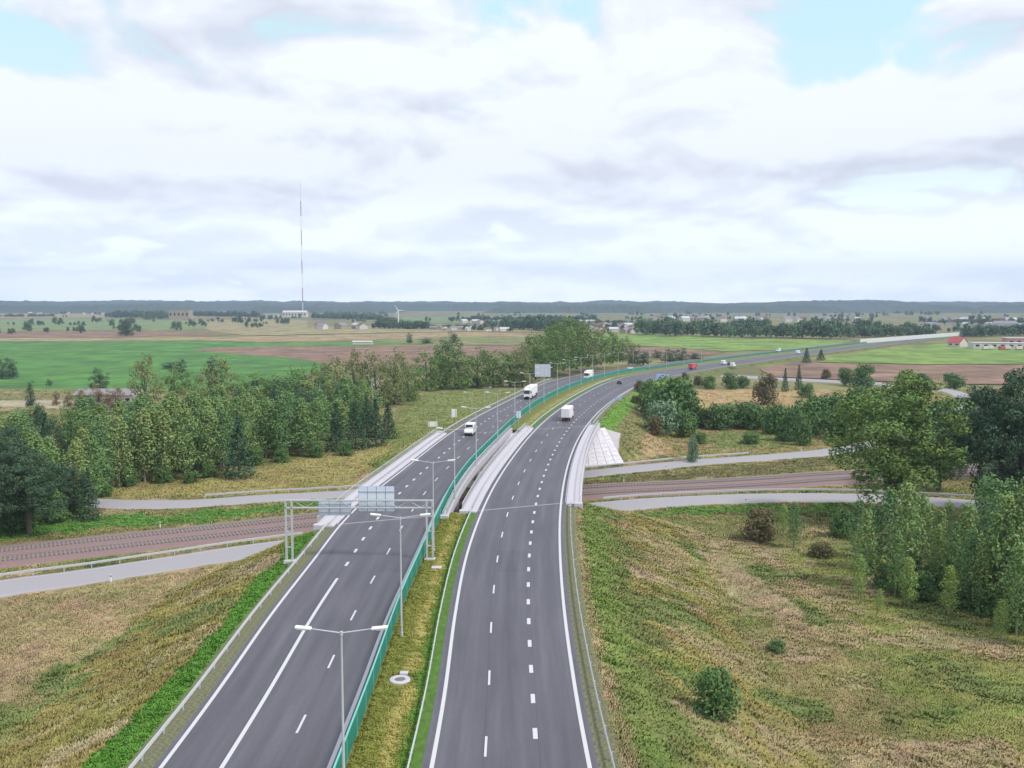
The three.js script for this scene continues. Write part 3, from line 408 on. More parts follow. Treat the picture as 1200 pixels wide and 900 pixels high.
function bridge(label, A, B, oa, ob, walkA, walkB) {
  const fm = (d) => (A(d) + B(d)) / 2, [a0, a1] = bridgeSpan(A), [b0, b1] = bridgeSpan(B), a = Math.min(a0, b0), b = Math.max(a1, b1);
  const ca = along(A), cb = along(B), md = (a + b) / 2, t = thing('road_bridge', label, 'bridge');
  // deck with a skewed start and end
  const n = 40, pos = [], idx = [], pt = (f, o, d) => { const [x, q] = off(along(f), o)(d); return [x, q]; };
  for (let i = 0; i <= n; i++) { const p = pt(A, oa, lerp(a0 - 1.2, a1 + 1.2, i / n)), r = pt(B, ob, lerp(b0 - 1.2, b1 + 1.2, i / n)); for (const [P, y] of [[p, -0.04], [r, -0.04], [r, -1.35], [p, -1.35]]) pos.push(P[0], y, -P[1]); }
  for (let i = 0; i < n; i++) for (let k = 0; k < 4; k++) { const p = i * 4 + k, q = i * 4 + ((k + 1) % 4); idx.push(p, q, p + 4, q, q + 4, p + 4); }
  idx.push(0, 3, 1, 1, 3, 2); { const e = n * 4; idx.push(e, e + 1, e + 3, e + 1, e + 2, e + 3); }
  let g = new THREE.BufferGeometry(); g.setAttribute('position', new THREE.Float32BufferAttribute(pos, 3)); g.setIndex(idx); g = g.toNonIndexed(); g.computeVertexNormals();
  g.setAttribute('uv', new THREE.Float32BufferAttribute(new Float32Array((g.attributes.position.count) * 2).map((_, i) => g.attributes.position.array[((i / 2) | 0) * 3 + (i % 2 ? 2 : 0)] / 6), 2));
  part(t, 'deck', g, mat.concrete);
  // raised walkways with kerb edges
  const [wa0, wa1] = [a0 - 1.5, a1 + 1.5], [wb0, wb1] = [b0 - 1.5, b1 + 1.5];
  part(t, 'walkway', sweep(ca, [[oa - 0.25, -0.9], [oa - 0.25, 0.3], [oa + 0.15, 0.3], [oa + 0.17, 0.2], [walkA - 0.12, 0.2], [walkA, -0.02]], wa0, wa1, 3, undefined, { caps: true }), mat.concrete);
  part(t, 'walkway', sweep(cb, [[walkB, -0.02], [walkB + 0.12, 0.2], [ob - 0.17, 0.2], [ob - 0.15, 0.3], [ob + 0.25, 0.3], [ob + 0.25, -0.9]], wb0, wb1, 3, undefined, { caps: true }), mat.concrete);
  railing(t, ca, oa + 0.02, wa0, wa1, mat.zinc, 1.4); railing(t, cb, ob - 0.02, wb0, wb1, mat.zinc, 1.4);
  for (const [c, w, s, d0, d1] of [[ca, walkA - 0.35, 1, wa0, wa1], [cb, walkB + 0.35, -1, wb0, wb1]]) part(t, 'safety_beam', sweep(c, wBeam.map(([u, y]) => [w + (u - 0.03) * s, y + 0.2]), d0, d1, 4), mat.zinc);
  // end blocks at the corners
  for (const [f, o, d] of [[A, oa + 0.3, a0 - 1.9], [A, oa + 0.3, a1 + 1.9], [B, ob - 0.3, b0 - 1.9], [B, ob - 0.3, b1 + 1.9]]) { const [x, q] = pt(f, o, d), e = part(t, 'end_block', rbox(1.3, 1.6, 1.1, 0.06), mat.concrete, x, -0.3, -q); e.rotation.y = -Math.atan(slopeOf(f, d)); }
  // abutment walls and piers
  for (const [d0, d1, q] of [[a0, b0, -0.6], [a1, b1, 0.6]]) { const p = pt(A, oa, d0 + q), r = pt(B, ob, d1 + q), L = Math.hypot(r[0] - p[0], r[1] - p[1]), w = part(t, 'abutment', box(L, 3.4, 1), mat.concrete, (p[0] + r[0]) / 2, -3.1, -(p[1] + r[1]) / 2); w.rotation.y = Math.atan2(r[1] - p[1], r[0] - p[0]); }
  for (const q of [156.5, 169.2, 193.5]) for (const k of [0.14, 0.5, 0.86]) {
    let d = q; for (let i = 0; i < 12; i++) d = q + 0.45 * lerp(A(d) + oa, B(d) + ob, k);
    const x = lerp(A(d) + oa, B(d) + ob, k); part(t, 'pier', cyl(0.55, 0.55, 6.6, 14), mat.concrete, x, -7.9, -d);
  }
  // concrete paving on the bank under the far end
  { const c = cb, f = (o, q, y) => { let d = q; for (let i = 0; i < 14; i++) d = q + 0.45 * off(c, o)(d)[0]; const [x, e] = off(c, o)(d); return [x, y, -e]; }, nn = 6, P = [], I = [], k4 = [f(-4, 224.5, -1.1), f(ob + 1.6, 226.5, -0.7), f(-4, 209, -7.25), f(ob + 7.5, 208.6, -7.2)];
    for (let i = 0; i <= nn; i++) for (let j = 0; j <= nn; j++) { const u = i / nn, v = j / nn; P.push(...[0, 1, 2].map((m) => lerp(lerp(k4[0][m], k4[1][m], u), lerp(k4[2][m], k4[3][m], u), v))); if (i < nn && j < nn) { const b2 = i * (nn + 1) + j; I.push(b2, b2 + 1, b2 + nn + 1, b2 + 1, b2 + nn + 2, b2 + nn + 1); } }
    const sg = new THREE.BufferGeometry(); sg.setAttribute('position', new THREE.Float32BufferAttribute(P, 3)); sg.setAttribute('uv', new THREE.Float32BufferAttribute(P.filter((_, i) => i % 3 !== 1).map((v) => v / 5), 2)); sg.setIndex(I); sg.computeVertexNormals(); const base = part(t, 'slope_paving', sg, M(0.3, 0.3, 0.28)), at2 = (u, v) => [0, 1, 2].map((m) => lerp(lerp(k4[0][m], k4[1][m], u), lerp(k4[2][m], k4[3][m], u), v)), na = 7, nb = 9;
    for (let i = 0; i < na; i++) for (let j = 0; j < nb; j++) { const q = [[0.03, 0.03], [0.97, 0.03], [0.97, 0.97], [0.03, 0.97]].map(([a2, b2]) => at2((i + a2) / na, (j + b2) / nb)), v = []; for (const dy of [0.07, 0]) for (const p of q) v.push(p[0], p[1] + dy, p[2]); let s2 = new THREE.BufferGeometry(); s2.setAttribute('position', new THREE.Float32BufferAttribute(v, 3)); s2.setIndex([0, 2, 1, 0, 3, 2, 0, 1, 5, 0, 5, 4, 1, 2, 6, 1, 6, 5, 2, 3, 7, 2, 7, 6, 3, 0, 4, 3, 4, 7]); s2 = s2.toNonIndexed(); s2.computeVertexNormals(); s2.setAttribute('uv', new THREE.Float32BufferAttribute(new Float32Array(s2.attributes.position.count * 2).map((_, n2) => s2.attributes.position.array[((n2 / 2) | 0) * 3 + (n2 % 2) * 2] / 5), 2)); part(base, 'slab', s2, mat.paving); } }
  return t;
}
bridge('grey concrete motorway bridge carrying the carriageway with the green screen over the railway', X.LL, X.LR, -3.0, 1.9, -0.75, 0.95);
bridge('grey concrete motorway bridge carrying the carriageway with a dotted white lane line over the railway', X.RL, X.RR, -2.9, 3.0, -0.85, 0.75);
// pale expansion joints across the decks
for (const [A, B, oa, ob, road] of [[X.LL, X.LR, -0.5, 0.7, leftRoad], [X.RL, X.RR, -0.6, 0.55, rightRoad]]) for (const k of [0, 1]) {
  const a = bridgeSpan(A)[k], b = bridgeSpan(B)[k], p = off(along(A), oa)(a), r = off(along(B), ob)(b), g = new THREE.BufferGeometry();
  const v = []; for (const [P, s] of [[p, -0.22], [r, -0.22], [r, 0.22], [p, 0.22]]) v.push(P[0], prof(P[1]) + 0.005, -(P[1] + s));
  g.setAttribute('position', new THREE.Float32BufferAttribute(v, 3)); g.setIndex([0, 1, 2, 0, 2, 3]); g.computeVertexNormals(); part(road, 'expansion_joint', g, M(0.3, 0.3, 0.36));
}
const brL = bridgeSpan(X.LL), brR = bridgeSpan(X.RR), brRL = bridgeSpan(X.RL), brLR = bridgeSpan(X.LR);
guardRail('galvanised guard rail on the mown grass edge before the bridge, beside the solid white line', C.LL, -1.55, 16, brL[0] - 1.2, 1);
guardRail('galvanised guard rail outside the green-screen carriageway beyond the bridge', C.LL, -1.6, brL[1] + 1.5, 420, 1);
guardRail('galvanised guard rail on the median side of the dotted-line carriageway before the bridge', C.RL, -1.45, 16, brRL[0] - 1.2, 1);
guardRail('galvanised guard rail on the median side of the dotted-line carriageway beyond the bridge', C.RL, -1.5, brRL[1] + 1.5, 420, 1);
guardRail('galvanised guard rail along the gravel verge above the weedy slope before the bridge', C.RR, 1.5, 16, brR[0] - 1.2, -1);
guardRail('galvanised guard rail above the scrub-covered embankment beyond the bridge', C.RR, 1.5, brR[1] + 1.5, 420, -1);

// green anti-glare screen along the median
{
  const t = thing('screen_fence', 'long green anti-glare screen standing along the motorway median', 'fence'), panel = rbox(3.86, 1.62, 0.06, 0.02), pg = box(0.1, 1.95, 0.1, 0, 0.95, 0), o = 1.05;
  let n = 0;
  for (let d = 16; d < 520; n++) {
    const s = slopeOf(X.LR, d), l = Math.hypot(1, s), d2 = d + 4 / l, [x0, q0] = off(C.LR, o)(d), [x1, q1] = off(C.LR, o)(d2), turn = Math.atan2(q1 - q0, x1 - x0);
    const p = part(t, 'panel', panel, mat.green, (x0 + x1) / 2, prof((q0 + q1) / 2) + 1.06, -(q0 + q1) / 2); p.rotation.y = turn;
    part(t, 'post', pg, mat.cyan, x0, prof(q0), -q0); d = d2;
  }
  const far = sweep(C.LR, rect(o - 0.04, o + 0.04, 0.2, 1.2), 520, 1000, 8, undefined, { closed: true });
  stuff(part(t, 'panel', far, mat.green));
  part(t, 'top_rail', sweep(C.LR, rect(o - 0.06, o + 0.06, 1.88, 1.97), 16, 520, 4, undefined, { closed: true }), mat.cyan);
  part(t, 'bottom_rail', sweep(C.LR, rect(o + 0.16, o + 0.24, 0.3, 0.42), brLR[0] - 4, 520, 4, undefined, { closed: true }), mat.cyan);
}
guardRail('galvanised guard rail in front of the green median screen', C.LR, 0.72, 16, brLR[0] - 1, -1);

// double-armed street lamps along the median
function makeLamp() {
  const t = thing('street_lamp', '', 'street lamp');
  part(t, 'pole', join([cyl(0.11, 0.055, 11.4, 8), cyl(0.17, 0.15, 0.5, 8)]), mat.zinc);
  part(t, 'arm', join([bar([0, 11.35, 0], [1.9, 11.62, 0], 0.05, 0.04), bar([0, 11.35, 0], [-1.9, 11.62, 0], 0.05, 0.04), cyl(0.1, 0.1, 0.25, 8, 0, 11.2, 0)]), mat.zinc);
  for (const s of [-1, 1]) { const h = part(t, 'lamp_head', rbox(1.0, 0.16, 0.36, 0.07), M(0.78, 0.79, 0.78, { roughness: 0.4 }), s * 2.3, 11.68, 0); h.rotation.z = s * 0.1; part(h, 'lamp_glass', rbox(0.55, 0.06, 0.28, 0.025), mat.lampGlass, s * 0.1, -0.09, 0); }
  return t;
}
{
  const first = makeLamp(); let d = 54;
  for (let i = 0; i < 20; i++) {
    const o = i ? first.clone() : first; if (i) { o.name = numbered('street_lamp'); scene.add(o); }
    const [x, q] = off(C.LR, 2.0)(d), s = slopeOf(X.LR, d); o.position.set(x, prof(q) - 0.05, -q); o.rotation.y = -Math.atan(s);
    const where = i < 3 ? ['double-armed lamp post on the median grass near the concrete ring', 'double-armed lamp post on the median grass just past the concrete ring', 'double-armed lamp post on the median beside the sign gantry leg'][i] : onBridge(x, q) ? 'double-armed lamp post standing on the bridge beside the green screen' : 'double-armed lamp post on the median beyond the bridge';
    o.userData = { label: where, category: 'street lamp', group: onBridge(x, q) ? 'lamp posts on the bridge' : i < 3 ? 'lamp posts before the bridge' : 'lamp posts beyond the bridge' };
    d += 30 / Math.hypot(1, s);
  }
}
// single lamps by the side road
D.P.ll1 && [[D.P.ll1, 6.4, 1], [D.P.ll2, 6.6, -1]].forEach(([[x, d], h, s]) => {
  const y = ground(x, d), t = thing('street_lamp', 'single-armed lamp post on the grass below the motorway embankment', 'street lamp', x, y, d, 0, 'single lamps below the embankment');
  part(t, 'pole', cyl(0.1, 0.06, h, 8), mat.zinc); part(t, 'arm', bar([0, h, 0], [-1.8 * s, h + 0.15, 0], 0.045), mat.zinc); part(t, 'lamp_head', rbox(0.95, 0.16, 0.34, 0.06), mat.lampGlass, -2.2 * s, h + 0.18, 0);
});

// ---------------------------------------------------------------- sign gantry and signs
const signGrey = M(0.62, 0.68, 0.76, { roughness: 0.55, metalness: 0.1 }), signRib = M(0.42, 0.46, 0.52, { roughness: 0.5 }), signBlue = M(0.05, 0.16, 0.5, { roughness: 0.5 });
{
  const [xl, dl] = D.P.gantL, [xr, dr] = D.P.gantR, dd = (dl + dr) / 2, t = thing('sign_gantry', 'galvanised steel sign gantry spanning the green-screen carriageway, its boards seen from behind', 'sign gantry', 0, 0, dd), y0 = ground(xl, dd);
  for (const [x, y] of [[xl, y0], [xr, -0.1]]) {
    const post = part(t, 'column', join([box(0.22, 7.3 - y, 0.24, x - 0.36, (7.3 + y) / 2, 0), box(0.22, 7.3 - y, 0.24, x + 0.36, (7.3 + y) / 2, 0), ...[0.25, 0.5, 0.75].map((k) => box(0.5, 0.14, 0.14, x, lerp(y, 7.3, k), 0))]), mat.zinc);
    part(post, 'base_plate', box(1.3, 0.35, 0.9, x, y + 0.12, 0), mat.concrete);
  }
  part(t, 'beam', rbox(xr - xl + 1.0, 0.18, 0.24, 0.04), mat.zinc, (xl + xr) / 2, 7.35, 0); part(t, 'beam', rbox(xr - xl + 1.0, 0.18, 0.24, 0.04), mat.zinc, (xl + xr) / 2, 6.45, 0);
  const braces = []; for (let x = xl + 0.6, k = 0; x < xr - 0.8; x += 1.4, k++) braces.push(bar([x, k % 2 ? 6.5 : 7.3, 0], [x + 1.4, k % 2 ? 7.3 : 6.5, 0], 0.04));
  part(t, 'brace', join(braces), mat.zinc);
  const board = (x0, x1, y0b, y1b, n) => {
    const b = part(t, 'sign_board', box(x1 - x0, y1b - y0b, 0.05), signBlue, (x0 + x1) / 2, (y0b + y1b) / 2, -0.5), w = (x1 - x0) / n;
    for (let i = 0; i < n; i++) part(b, 'back_panel', rbox(w - 0.06, y1b - y0b - 0.04, 0.06, 0.02), signGrey, -(x1 - x0) / 2 + w * (i + 0.5), 0, 0.06);
    part(b, 'rib', join([0.3, -0.3].map((k) => box(x1 - x0 + 0.1, 0.1, 0.08, 0, k * (y1b - y0b), 0.13))), signRib);
  };
  board(-18.7, -14.3, 5.9, 9.0, 4); board(-23.6, -19.6, 5.4, 7.2, 3);
}
function roadSign(label, [x, d], y, w, h, up, turn, front, n = 2, back = signGrey) {
  const t = thing('road_sign', label, 'sign', x, y, d, turn);
  for (let i = 0; i < n; i++) part(t, 'post', cyl(0.06, 0.06, up + h, 8), mat.zinc, n > 1 ? lerp(-w * 0.36, w * 0.36, i / (n - 1)) : 0, 0, 0);
  const b = part(t, 'board', rbox(w, h, 0.05, 0.02), front, 0, up + h / 2, -0.09); part(b, 'back_panel', rbox(w - 0.1, h - 0.1, 0.03, 0.01), back, 0, 0, 0.05);
  return t;
}
roadSign('low white rectangular sign on two posts at the far end of the bridge railing', D.P.sign1, ground(...D.P.sign1), 2.3, 1.3, 1.9, 0, mat.white, 2, mat.white);
roadSign('tall narrow white sign on two posts on the grass beyond the bridge', D.P.sign2, ground(...D.P.sign2), 1.5, 2.3, 1.6, 0, mat.white, 2, mat.white);
roadSign('pale blue sign on a single post in the median at the bridge end', off(C.LR, 3)(D.P.sign3[1]), -0.1, 1.3, 1.9, 2.3, 0, signBlue, 1);
{ const q = D.P.big[1], [x, d] = off(C.LL, -4.5)(q); roadSign('large grey-backed direction sign on four posts beside the motorway in front of the trees', [x, d], ground(x, d), 7.2, 5.8, 2.6, -0.15, signBlue, 4, M(0.6, 0.64, 0.74)); }
{ const q = 428, [x, d] = off(C.RR, 1.6)(q); roadSign('wide pale blue sign at the motorway edge above the scrub', [x, d], prof(d) - 0.4, 6.2, 2.2, 0.6, -0.4, M(0.4, 0.58, 0.85), 2, M(0.45, 0.62, 0.88)); }
{ const q = 303, [x, d] = off(C.RR, 1.9)(q); roadSign('small pale blue sign on the outer verge just beyond the bridge', [x, d], prof(d) - 0.3, 2.2, 1.1, 0.4, -0.3, M(0.4, 0.58, 0.85), 2, M(0.42, 0.58, 0.86)); }
// concrete manhole ring in the median
{
  const [x, d] = D.P.ring, t = thing('manhole_ring', 'round concrete manhole ring set in the median grass', 'manhole', x, -0.02, d);
  part(t, 'ring', new THREE.LatheGeometry([[0.45, 0.02], [0.45, 0.1], [0.5, 0.13], [0.8, 0.13], [0.86, 0.08], [0.88, 0]].map((p) => new THREE.Vector2(...p)), 32), mat.concrete);
  part(t, 'cover', cyl(0.47, 0.47, 0.08, 24), M(0.16, 0.155, 0.15, { roughness: 0.7 })); part(t, 'lug', rbox(0.7, 0.24, 0.5, 0.05, 0.2, 0.1, -1.2), mat.concrete);
  const slab = thing('concrete_slab', 'small square concrete slab in the median beside the gantry leg', 'slab', -8.9, -0.02, 106.5); part(slab, 'slab', rbox(1.2, 0.2, 0.9, 0.04), mat.concrete, 0, 0.1, 0);
}

// ---------------------------------------------------------------- service roads and railway
const flat = (dy) => (x, d) => Math.max(ground(x, d), -7.62) + dy, lane = M(0.42, 0.41, 0.44, { map: perMetre(grit, 6), roughness: 0.9 }), pathMat = M(0.46, 0.43, 0.38, { map: perMetre(gravel, 5), roughness: 1 });
const SV = polyline(D.S), NV = polyline(D.N), RV = polyline(D.RAIL), LPV = polyline(D.LP), FTV = polyline(D.FT);
const lowY = (dy) => () => -7.34 + dy;
const sr = structure('service_road', sweep(SV, [[-6.5, -0.6], [-3.6, 0], [3.4, 0], [6, -0.6]], 0, SV.len, 3, lowY(0)), lane, 'narrow asphalt road on the near side of the railway');
part(sr, 'edge_line', sweep(SV, [[-3.3, 0.006], [-3.15, 0.006]], 0, SV.len, 3, lowY(0)), mat.paint);
const nr = structure('service_road', sweep(NV, [[-6, -0.7], [-3.1, 0], [3.1, 0], [6, -0.7]], 0, NV.len, 3, lowY(0)), lane, 'narrow asphalt road on the far side of the railway');
structure('path', sweep(LPV, [[-4, -0.6], [-2.4, 0], [2.4, 0], [4, -0.6]], 0, LPV.len, 4, lowY(0)), pathMat, 'pale side road leading behind the trees');
structure('path', sweep(FTV, [[-4, -0.6], [-2.6, 0], [2.6, 0], [4, -0.6]], 0, FTV.len, 4, lowY(0)), pathMat, 'pale farm track leading to the barn');
// guard rails along the service roads
function lowRail(label, c, o, a, b) {
  const t = thing('guard_rail', label, 'guard rail'); part(t, 'beam', sweep(c, wBeam.map(([u, y]) => [o + u, y + 0.1]), a, b, 4, lowY(0)), mat.zinc);
  for (let s = a; s < b; s += 4) { const [x, d, nx, nd] = c.at(s); part(t, 'post', postGeo, mat.steel, x + nx * (o - 0.1), -7.3, -(d + nd * (o - 0.1))); }
}
const near = (c, x) => { let b = 0, e = 1e9; for (let s = 0; s < c.len; s += 1) { const q = Math.abs(c.at(s)[0] - x); if (q < e) { e = q; b = s; } } return b; };
lowRail('guard rail between railway and near service road on the sign gantry side', SV, -4.3, near(SV, -89), near(SV, -33));
lowRail('guard rail between the railway and the near service road, on the tall broadleaf tree side', SV, -4.3, near(SV, 20), near(SV, 102));
lowRail('guard rail beside the far service road opposite the birch woodland', NV, -3.9, near(NV, -60), near(NV, -28));
lowRail('guard rail beside the far service road below the white paved bridge slope', NV, -3.9, near(NV, 17), near(NV, 62));
// railway: ballast bed, two tracks
const ballastTex = (() => { const r = rng(71); return texture(512, 512, (u, v) => { const n = 0.7 + fbm(u * 30, v * 30, 3) * 0.25 + (r() - 0.5) * 0.4; return [n, n * 0.93, n * 0.93]; }); })();
structure('railway_bed', sweep(RV, [[-7.6, -0.5], [-6.2, 0.12], [-0.4, 0.16], [0, 0.02], [0.4, 0.16], [6.2, 0.12], [7.6, -0.5]], 0, RV.len, 3, lowY(0)), M(0.5, 0.4, 0.395, { map: perMetre(ballastTex, 4), roughness: 1 }));
for (const [o, label] of [[-3.0, 'rusty railway track of the pair, on the far road side'], [3.0, 'rusty railway track of the pair, on the near road side']]) {
  const t = thing('railway_track', label, 'railway track');
  for (const s of [-0.76, 0.76]) part(t, 'rail', sweep(RV, rect(o + s - 0.06, o + s + 0.06, 0.28, 0.47), 0, RV.len, 3, lowY(0), { closed: true }), mat.rail);
  const sl = []; for (let s = 0.3; s < RV.len; s += 0.62) { const [x, d, nx, nd] = RV.at(s), g = box(2.7, 0.16, 0.26); g.rotateY(Math.atan2(nd, nx)); g.translate(x + nx * o, -7.34 + 0.22, -(d + nd * o)); sl.push(g); }
  stuff(part(t, 'sleeper', join(sl), mat.sleeper));
}
// white marker posts by the roads
for (const [c, s, o] of [[SV, near(SV, -58), 4.6], [SV, near(SV, -76), 4.6], [NV, near(NV, 50), -4.6], [NV, near(NV, 34), 4.6], [RV, near(RV, -57), -8.2], [SV, near(SV, 45), 4.6], [NV, near(NV, 78), -4.6], [RV, near(RV, 26), -8.2]]) {
  const [x, d, nx, nd] = c.at(s), t = thing('marker_post', 'small white marker post standing in the grass by the railway and service roads', 'post', x + nx * o, Math.max(ground(x + nx * o, d + nd * o), -7.7), d + nd * o, 0, 'white marker posts'); part(t, 'post', box(0.16, 1.1, 0.12, 0, 0.55, 0), mat.white); part(t, 'band', box(0.17, 0.18, 0.13, 0, 0.85, 0), mat.black);
}
// ---------------------------------------------------------------- trees and shrubs
// a crown is a cloud of leaf sprays gathered in clumps: each spray a bent four-cornered leaf
function leafCloud(clumps, per, size, seed, jitter = 0.26, lift = 0.35) {
  const r = rng(seed), pos = [], nor = [], col = [], idx = [], n = new THREE.Vector3(), a = new THREE.Vector3(), b = new THREE.Vector3(), o = new THREE.Vector3();
  for (const [cx, cy, cz, rx, ry, tint = 1] of clumps) {
    const tr = tint * (0.86 + r() * 0.28), hue = (r() - 0.5) * 0.2;
    for (let i = 0; i < per; i++) {
      do o.set(r() * 2 - 1, r() * 2 - 1, r() * 2 - 1); while (o.lengthSq() > 1 || o.lengthSq() < 0.02);
      const L = o.length(), rad = Math.pow(L, 0.45); o.multiplyScalar(rad / L);
      const px = cx + o.x * rx, py = cy + o.y * ry, pz = cz + o.z * rx;
      n.copy(o).multiplyScalar(0.9); n.y += lift; n.x += (r() - 0.5) * 1.5; n.y += (r() - 0.5) * 1.3; n.z += (r() - 0.5) * 1.5; n.normalize();
      a.set(r() - 0.5, r() - 0.5, r() - 0.5).cross(n).normalize(); b.crossVectors(n, a);
      const s = size * (0.6 + r() * 0.8), w = s * (0.45 + r() * 0.3), k = pos.length / 3, c = tr * (1 - jitter / 2 + r() * jitter), h = hue + (r() - 0.5) * 0.16;
      for (const [u, v, q] of [[-s, 0, 0], [0, -w, 0.12 * s], [s, 0, 0], [0, w, 0.12 * s]]) { pos.push(px + a.x * u + b.x * v + n.x * q, py + a.y * u + b.y * v + n.y * q, pz + a.z * u + b.z * v + n.z * q); nor.push(n.x, n.y, n.z); col.push(c * (1 + h), c, c * (1 - h * 0.6)); }
      idx.push(k, k + 1, k + 2, k, k + 2, k + 3);
    }
  }
  const g = new THREE.BufferGeometry();
  g.setAttribute('position', new THREE.Float32BufferAttribute(pos, 3)); g.setAttribute('normal', new THREE.Float32BufferAttribute(nor, 3)); g.setAttribute('color', new THREE.Float32BufferAttribute(col, 3)); g.setIndex(idx); return g;
}
function limb(pts, r0, r1, n = 6) { const out = []; for (let i = 0; i < pts.length - 1; i++) out.push(bar(pts[i], pts[i + 1], lerp(r0, r1, i / (pts.length - 1)), lerp(r0, r1, (i + 1) / (pts.length - 1)), n)); return out; }
// every prototype is one unit... of real size; height and width are kept for scaling
const leafMat = (r, g, b) => { const c = albedo(r, g, b); return new THREE.MeshStandardMaterial({ color: new THREE.Color().setRGB(c[0] * 1.62, c[1] * 1.72, c[2] * 1.75), vertexColors: true, roughness: 0.85, side: THREE.DoubleSide }); };
const bark = { birch: M(0.5, 0.49, 0.44, { map: perMetre(concreteTex(11, [0.72, 0.7, 0.64]), 1) }), dark: M(0.1, 0.085, 0.07), pale: M(0.42, 0.4, 0.34) };
const leaf = {
  birch: [leafMat(106, 134, 76), leafMat(118, 140, 80), leafMat(96, 127, 76), leafMat(126, 142, 84)], sap: [leafMat(132, 152, 78)],
  broad: [leafMat(100, 124, 62), leafMat(66, 90, 62), leafMat(118, 124, 76), leafMat(126, 102, 72)], bush: [leafMat(84, 114, 60), leafMat(100, 92, 60), leafMat(112, 136, 104)], spruce: [leafMat(58, 86, 58)], willow: [leafMat(98, 122, 96)],
};
function protoBirch(seed) {
  const r = rng(seed), H = 13, cl = [], tr = [], lean = (r() - 0.5) * 0.5;
  tr.push(...limb([[0, -0.3, 0], [lean * 0.3, 4, 0.1], [lean * 0.7, 8, 0], [lean, 12.4, 0]], 0.15, 0.03));
  for (let i = 0; i < 46; i++) {
    const t = Math.pow((i + r()) / 46, 0.9), y = lerp(2.0, 12.8, t), R = 2.05 * Math.pow(Math.sin(Math.PI * (0.16 + 0.84 * t)), 0.7) * (0.75 + r() * 0.5) * (1 - t * 0.25), an = i * 2.4 + r(), q = R * (0.35 + 0.65 * r());
    const x = lean * t + Math.cos(an) * q, z = Math.sin(an) * q; cl.push([x, y, z, 0.72 + r() * 0.35, 0.75 + r() * 0.4]);
    if (i % 3 === 0) tr.push(bar([lean * t * 0.9, y - 0.9, 0], [x, y, z], 0.045, 0.015, 4));
  }
  return { H, W: 4.6, trunk: join(tr), crown: leafCloud(cl, 50, 0.18, seed + 1), bark: bark.birch };
}
function protoBroad(seed, big) {
  const r = rng(seed), H = big ? 20 : 18.5, W = 15, cl = [], tr = [], n = big ? 190 : 84;
  tr.push(...limb([[0, -0.4, 0], [0.2, 4, 0], [0, 8, 0.3], [0.3, 13, 0]], 0.55, 0.16, 8));
  const lobes = [...Array(big ? 11 : 8)].map((_, i) => { const an = i * 2.4 + r(), t = 0.3 + 0.7 * r(), y = lerp(big ? 6.2 : 3.6, big ? 16.5 : 14.8, i / (big ? 10 : 7)), q = (i > (big ? 8 : 6) ? 1.2 : 4.2) * (0.7 + 0.4 * r()); return [Math.cos(an) * q, y, Math.sin(an) * q, 3.2 * (0.8 + r() * 0.45)]; });
  if (!big) for (let i = 0; i < 4; i++) lobes.push([Math.cos(i * 1.6 + r()) * 3.2, 2.2 + r(), Math.sin(i * 1.6 + r()) * 3.2, 2.6]);
  for (const [x, y, z, R] of lobes) tr.push(...limb([[0, 3.5 + y * 0.2, 0], [x * 0.5, y * 0.72, z * 0.5], [x, y, z]], 0.2, 0.05, 5));
  for (let i = 0; i < n; i++) {
    const [lx, ly, lz, R] = lobes[i % lobes.length], th = r() * 6.283, cz = r() * 2 - 1, s = Math.sqrt(1 - cz * cz), q = R * Math.cbrt(0.25 + 0.75 * r());
    const x = lx + Math.cos(th) * s * q, y = ly + cz * q * 0.85, z = lz + Math.sin(th) * s * q; if (y < (big ? 3 : 0.6)) continue;
    cl.push([x, y, z, (big ? 1.2 : 1.7) * (0.7 + 0.6 * r()), (big ? 0.95 : 1.4) * (0.7 + 0.6 * r())]);
  }
  return { H, W, trunk: join(tr), crown: leafCloud(cl, big ? 150 : 52, big ? 0.17 : 0.3, seed + 1), bark: bark.dark };
}
function protoSpruce(seed) {
  const r = rng(seed), H = 14, cl = [], tr = [...limb([[0, -0.3, 0], [0, 7, 0], [0, 13.6, 0]], 0.2, 0.03)];
  for (let k = 0; k < 17; k++) { const t = k / 16, y = lerp(0.9, 13.2, t), R = lerp(3.4, 0.25, Math.pow(t, 0.85)), n = Math.max(3, Math.round(lerp(9, 3, t))); for (let i = 0; i < n; i++) { const an = (i / n) * 6.283 + k * 0.9 + r() * 0.4, q = R * (0.55 + 0.5 * r()); cl.push([Math.cos(an) * q * 0.75, y - q * 0.12, Math.sin(an) * q * 0.75, 0.32 + R * 0.2, 0.3 + R * 0.07]); } }
  return { H, W: 6.4, trunk: join(tr), crown: leafCloud(cl, 17, 0.24, seed + 1, 0.4, 0.5), bark: bark.dark };
}
function protoBush(seed) {
  const r = rng(seed), cl = [], tr = []; for (let i = 0; i < 44; i++) { const an = i * 2.4 + r(), t = r(), y = 0.35 + 3.2 * t, q = 1.75 * Math.sqrt(1 - Math.pow(Math.max(0, t - 0.25) / 0.85, 2)) * Math.sqrt(r()); cl.push([Math.cos(an) * q, y, Math.sin(an) * q, 0.6 + r() * 0.35, 0.55 + r() * 0.3]); if (i % 3 === 0) tr.push(bar([0, -0.2, 0], [Math.cos(an) * q, y, Math.sin(an) * q], 0.05, 0.015, 4)); }
  return { H: 4, W: 4.6, trunk: join(tr), crown: leafCloud(cl, 62, 0.15, seed + 1), bark: bark.dark };
}
const PR = { birch: [1, 2, 3, 4, 5].map((s) => protoBirch(s * 101)), broad: [1, 2, 3, 4].map((s) => protoBroad(s * 211, false)), big: [1, 2].map((s) => protoBroad(s * 307, true)), spruce: [1, 2, 3].map((s) => protoSpruce(s * 401)), bush: [1, 2, 3, 4].map((s) => protoBush(s * 503)) };
const protoGroups = new Map();
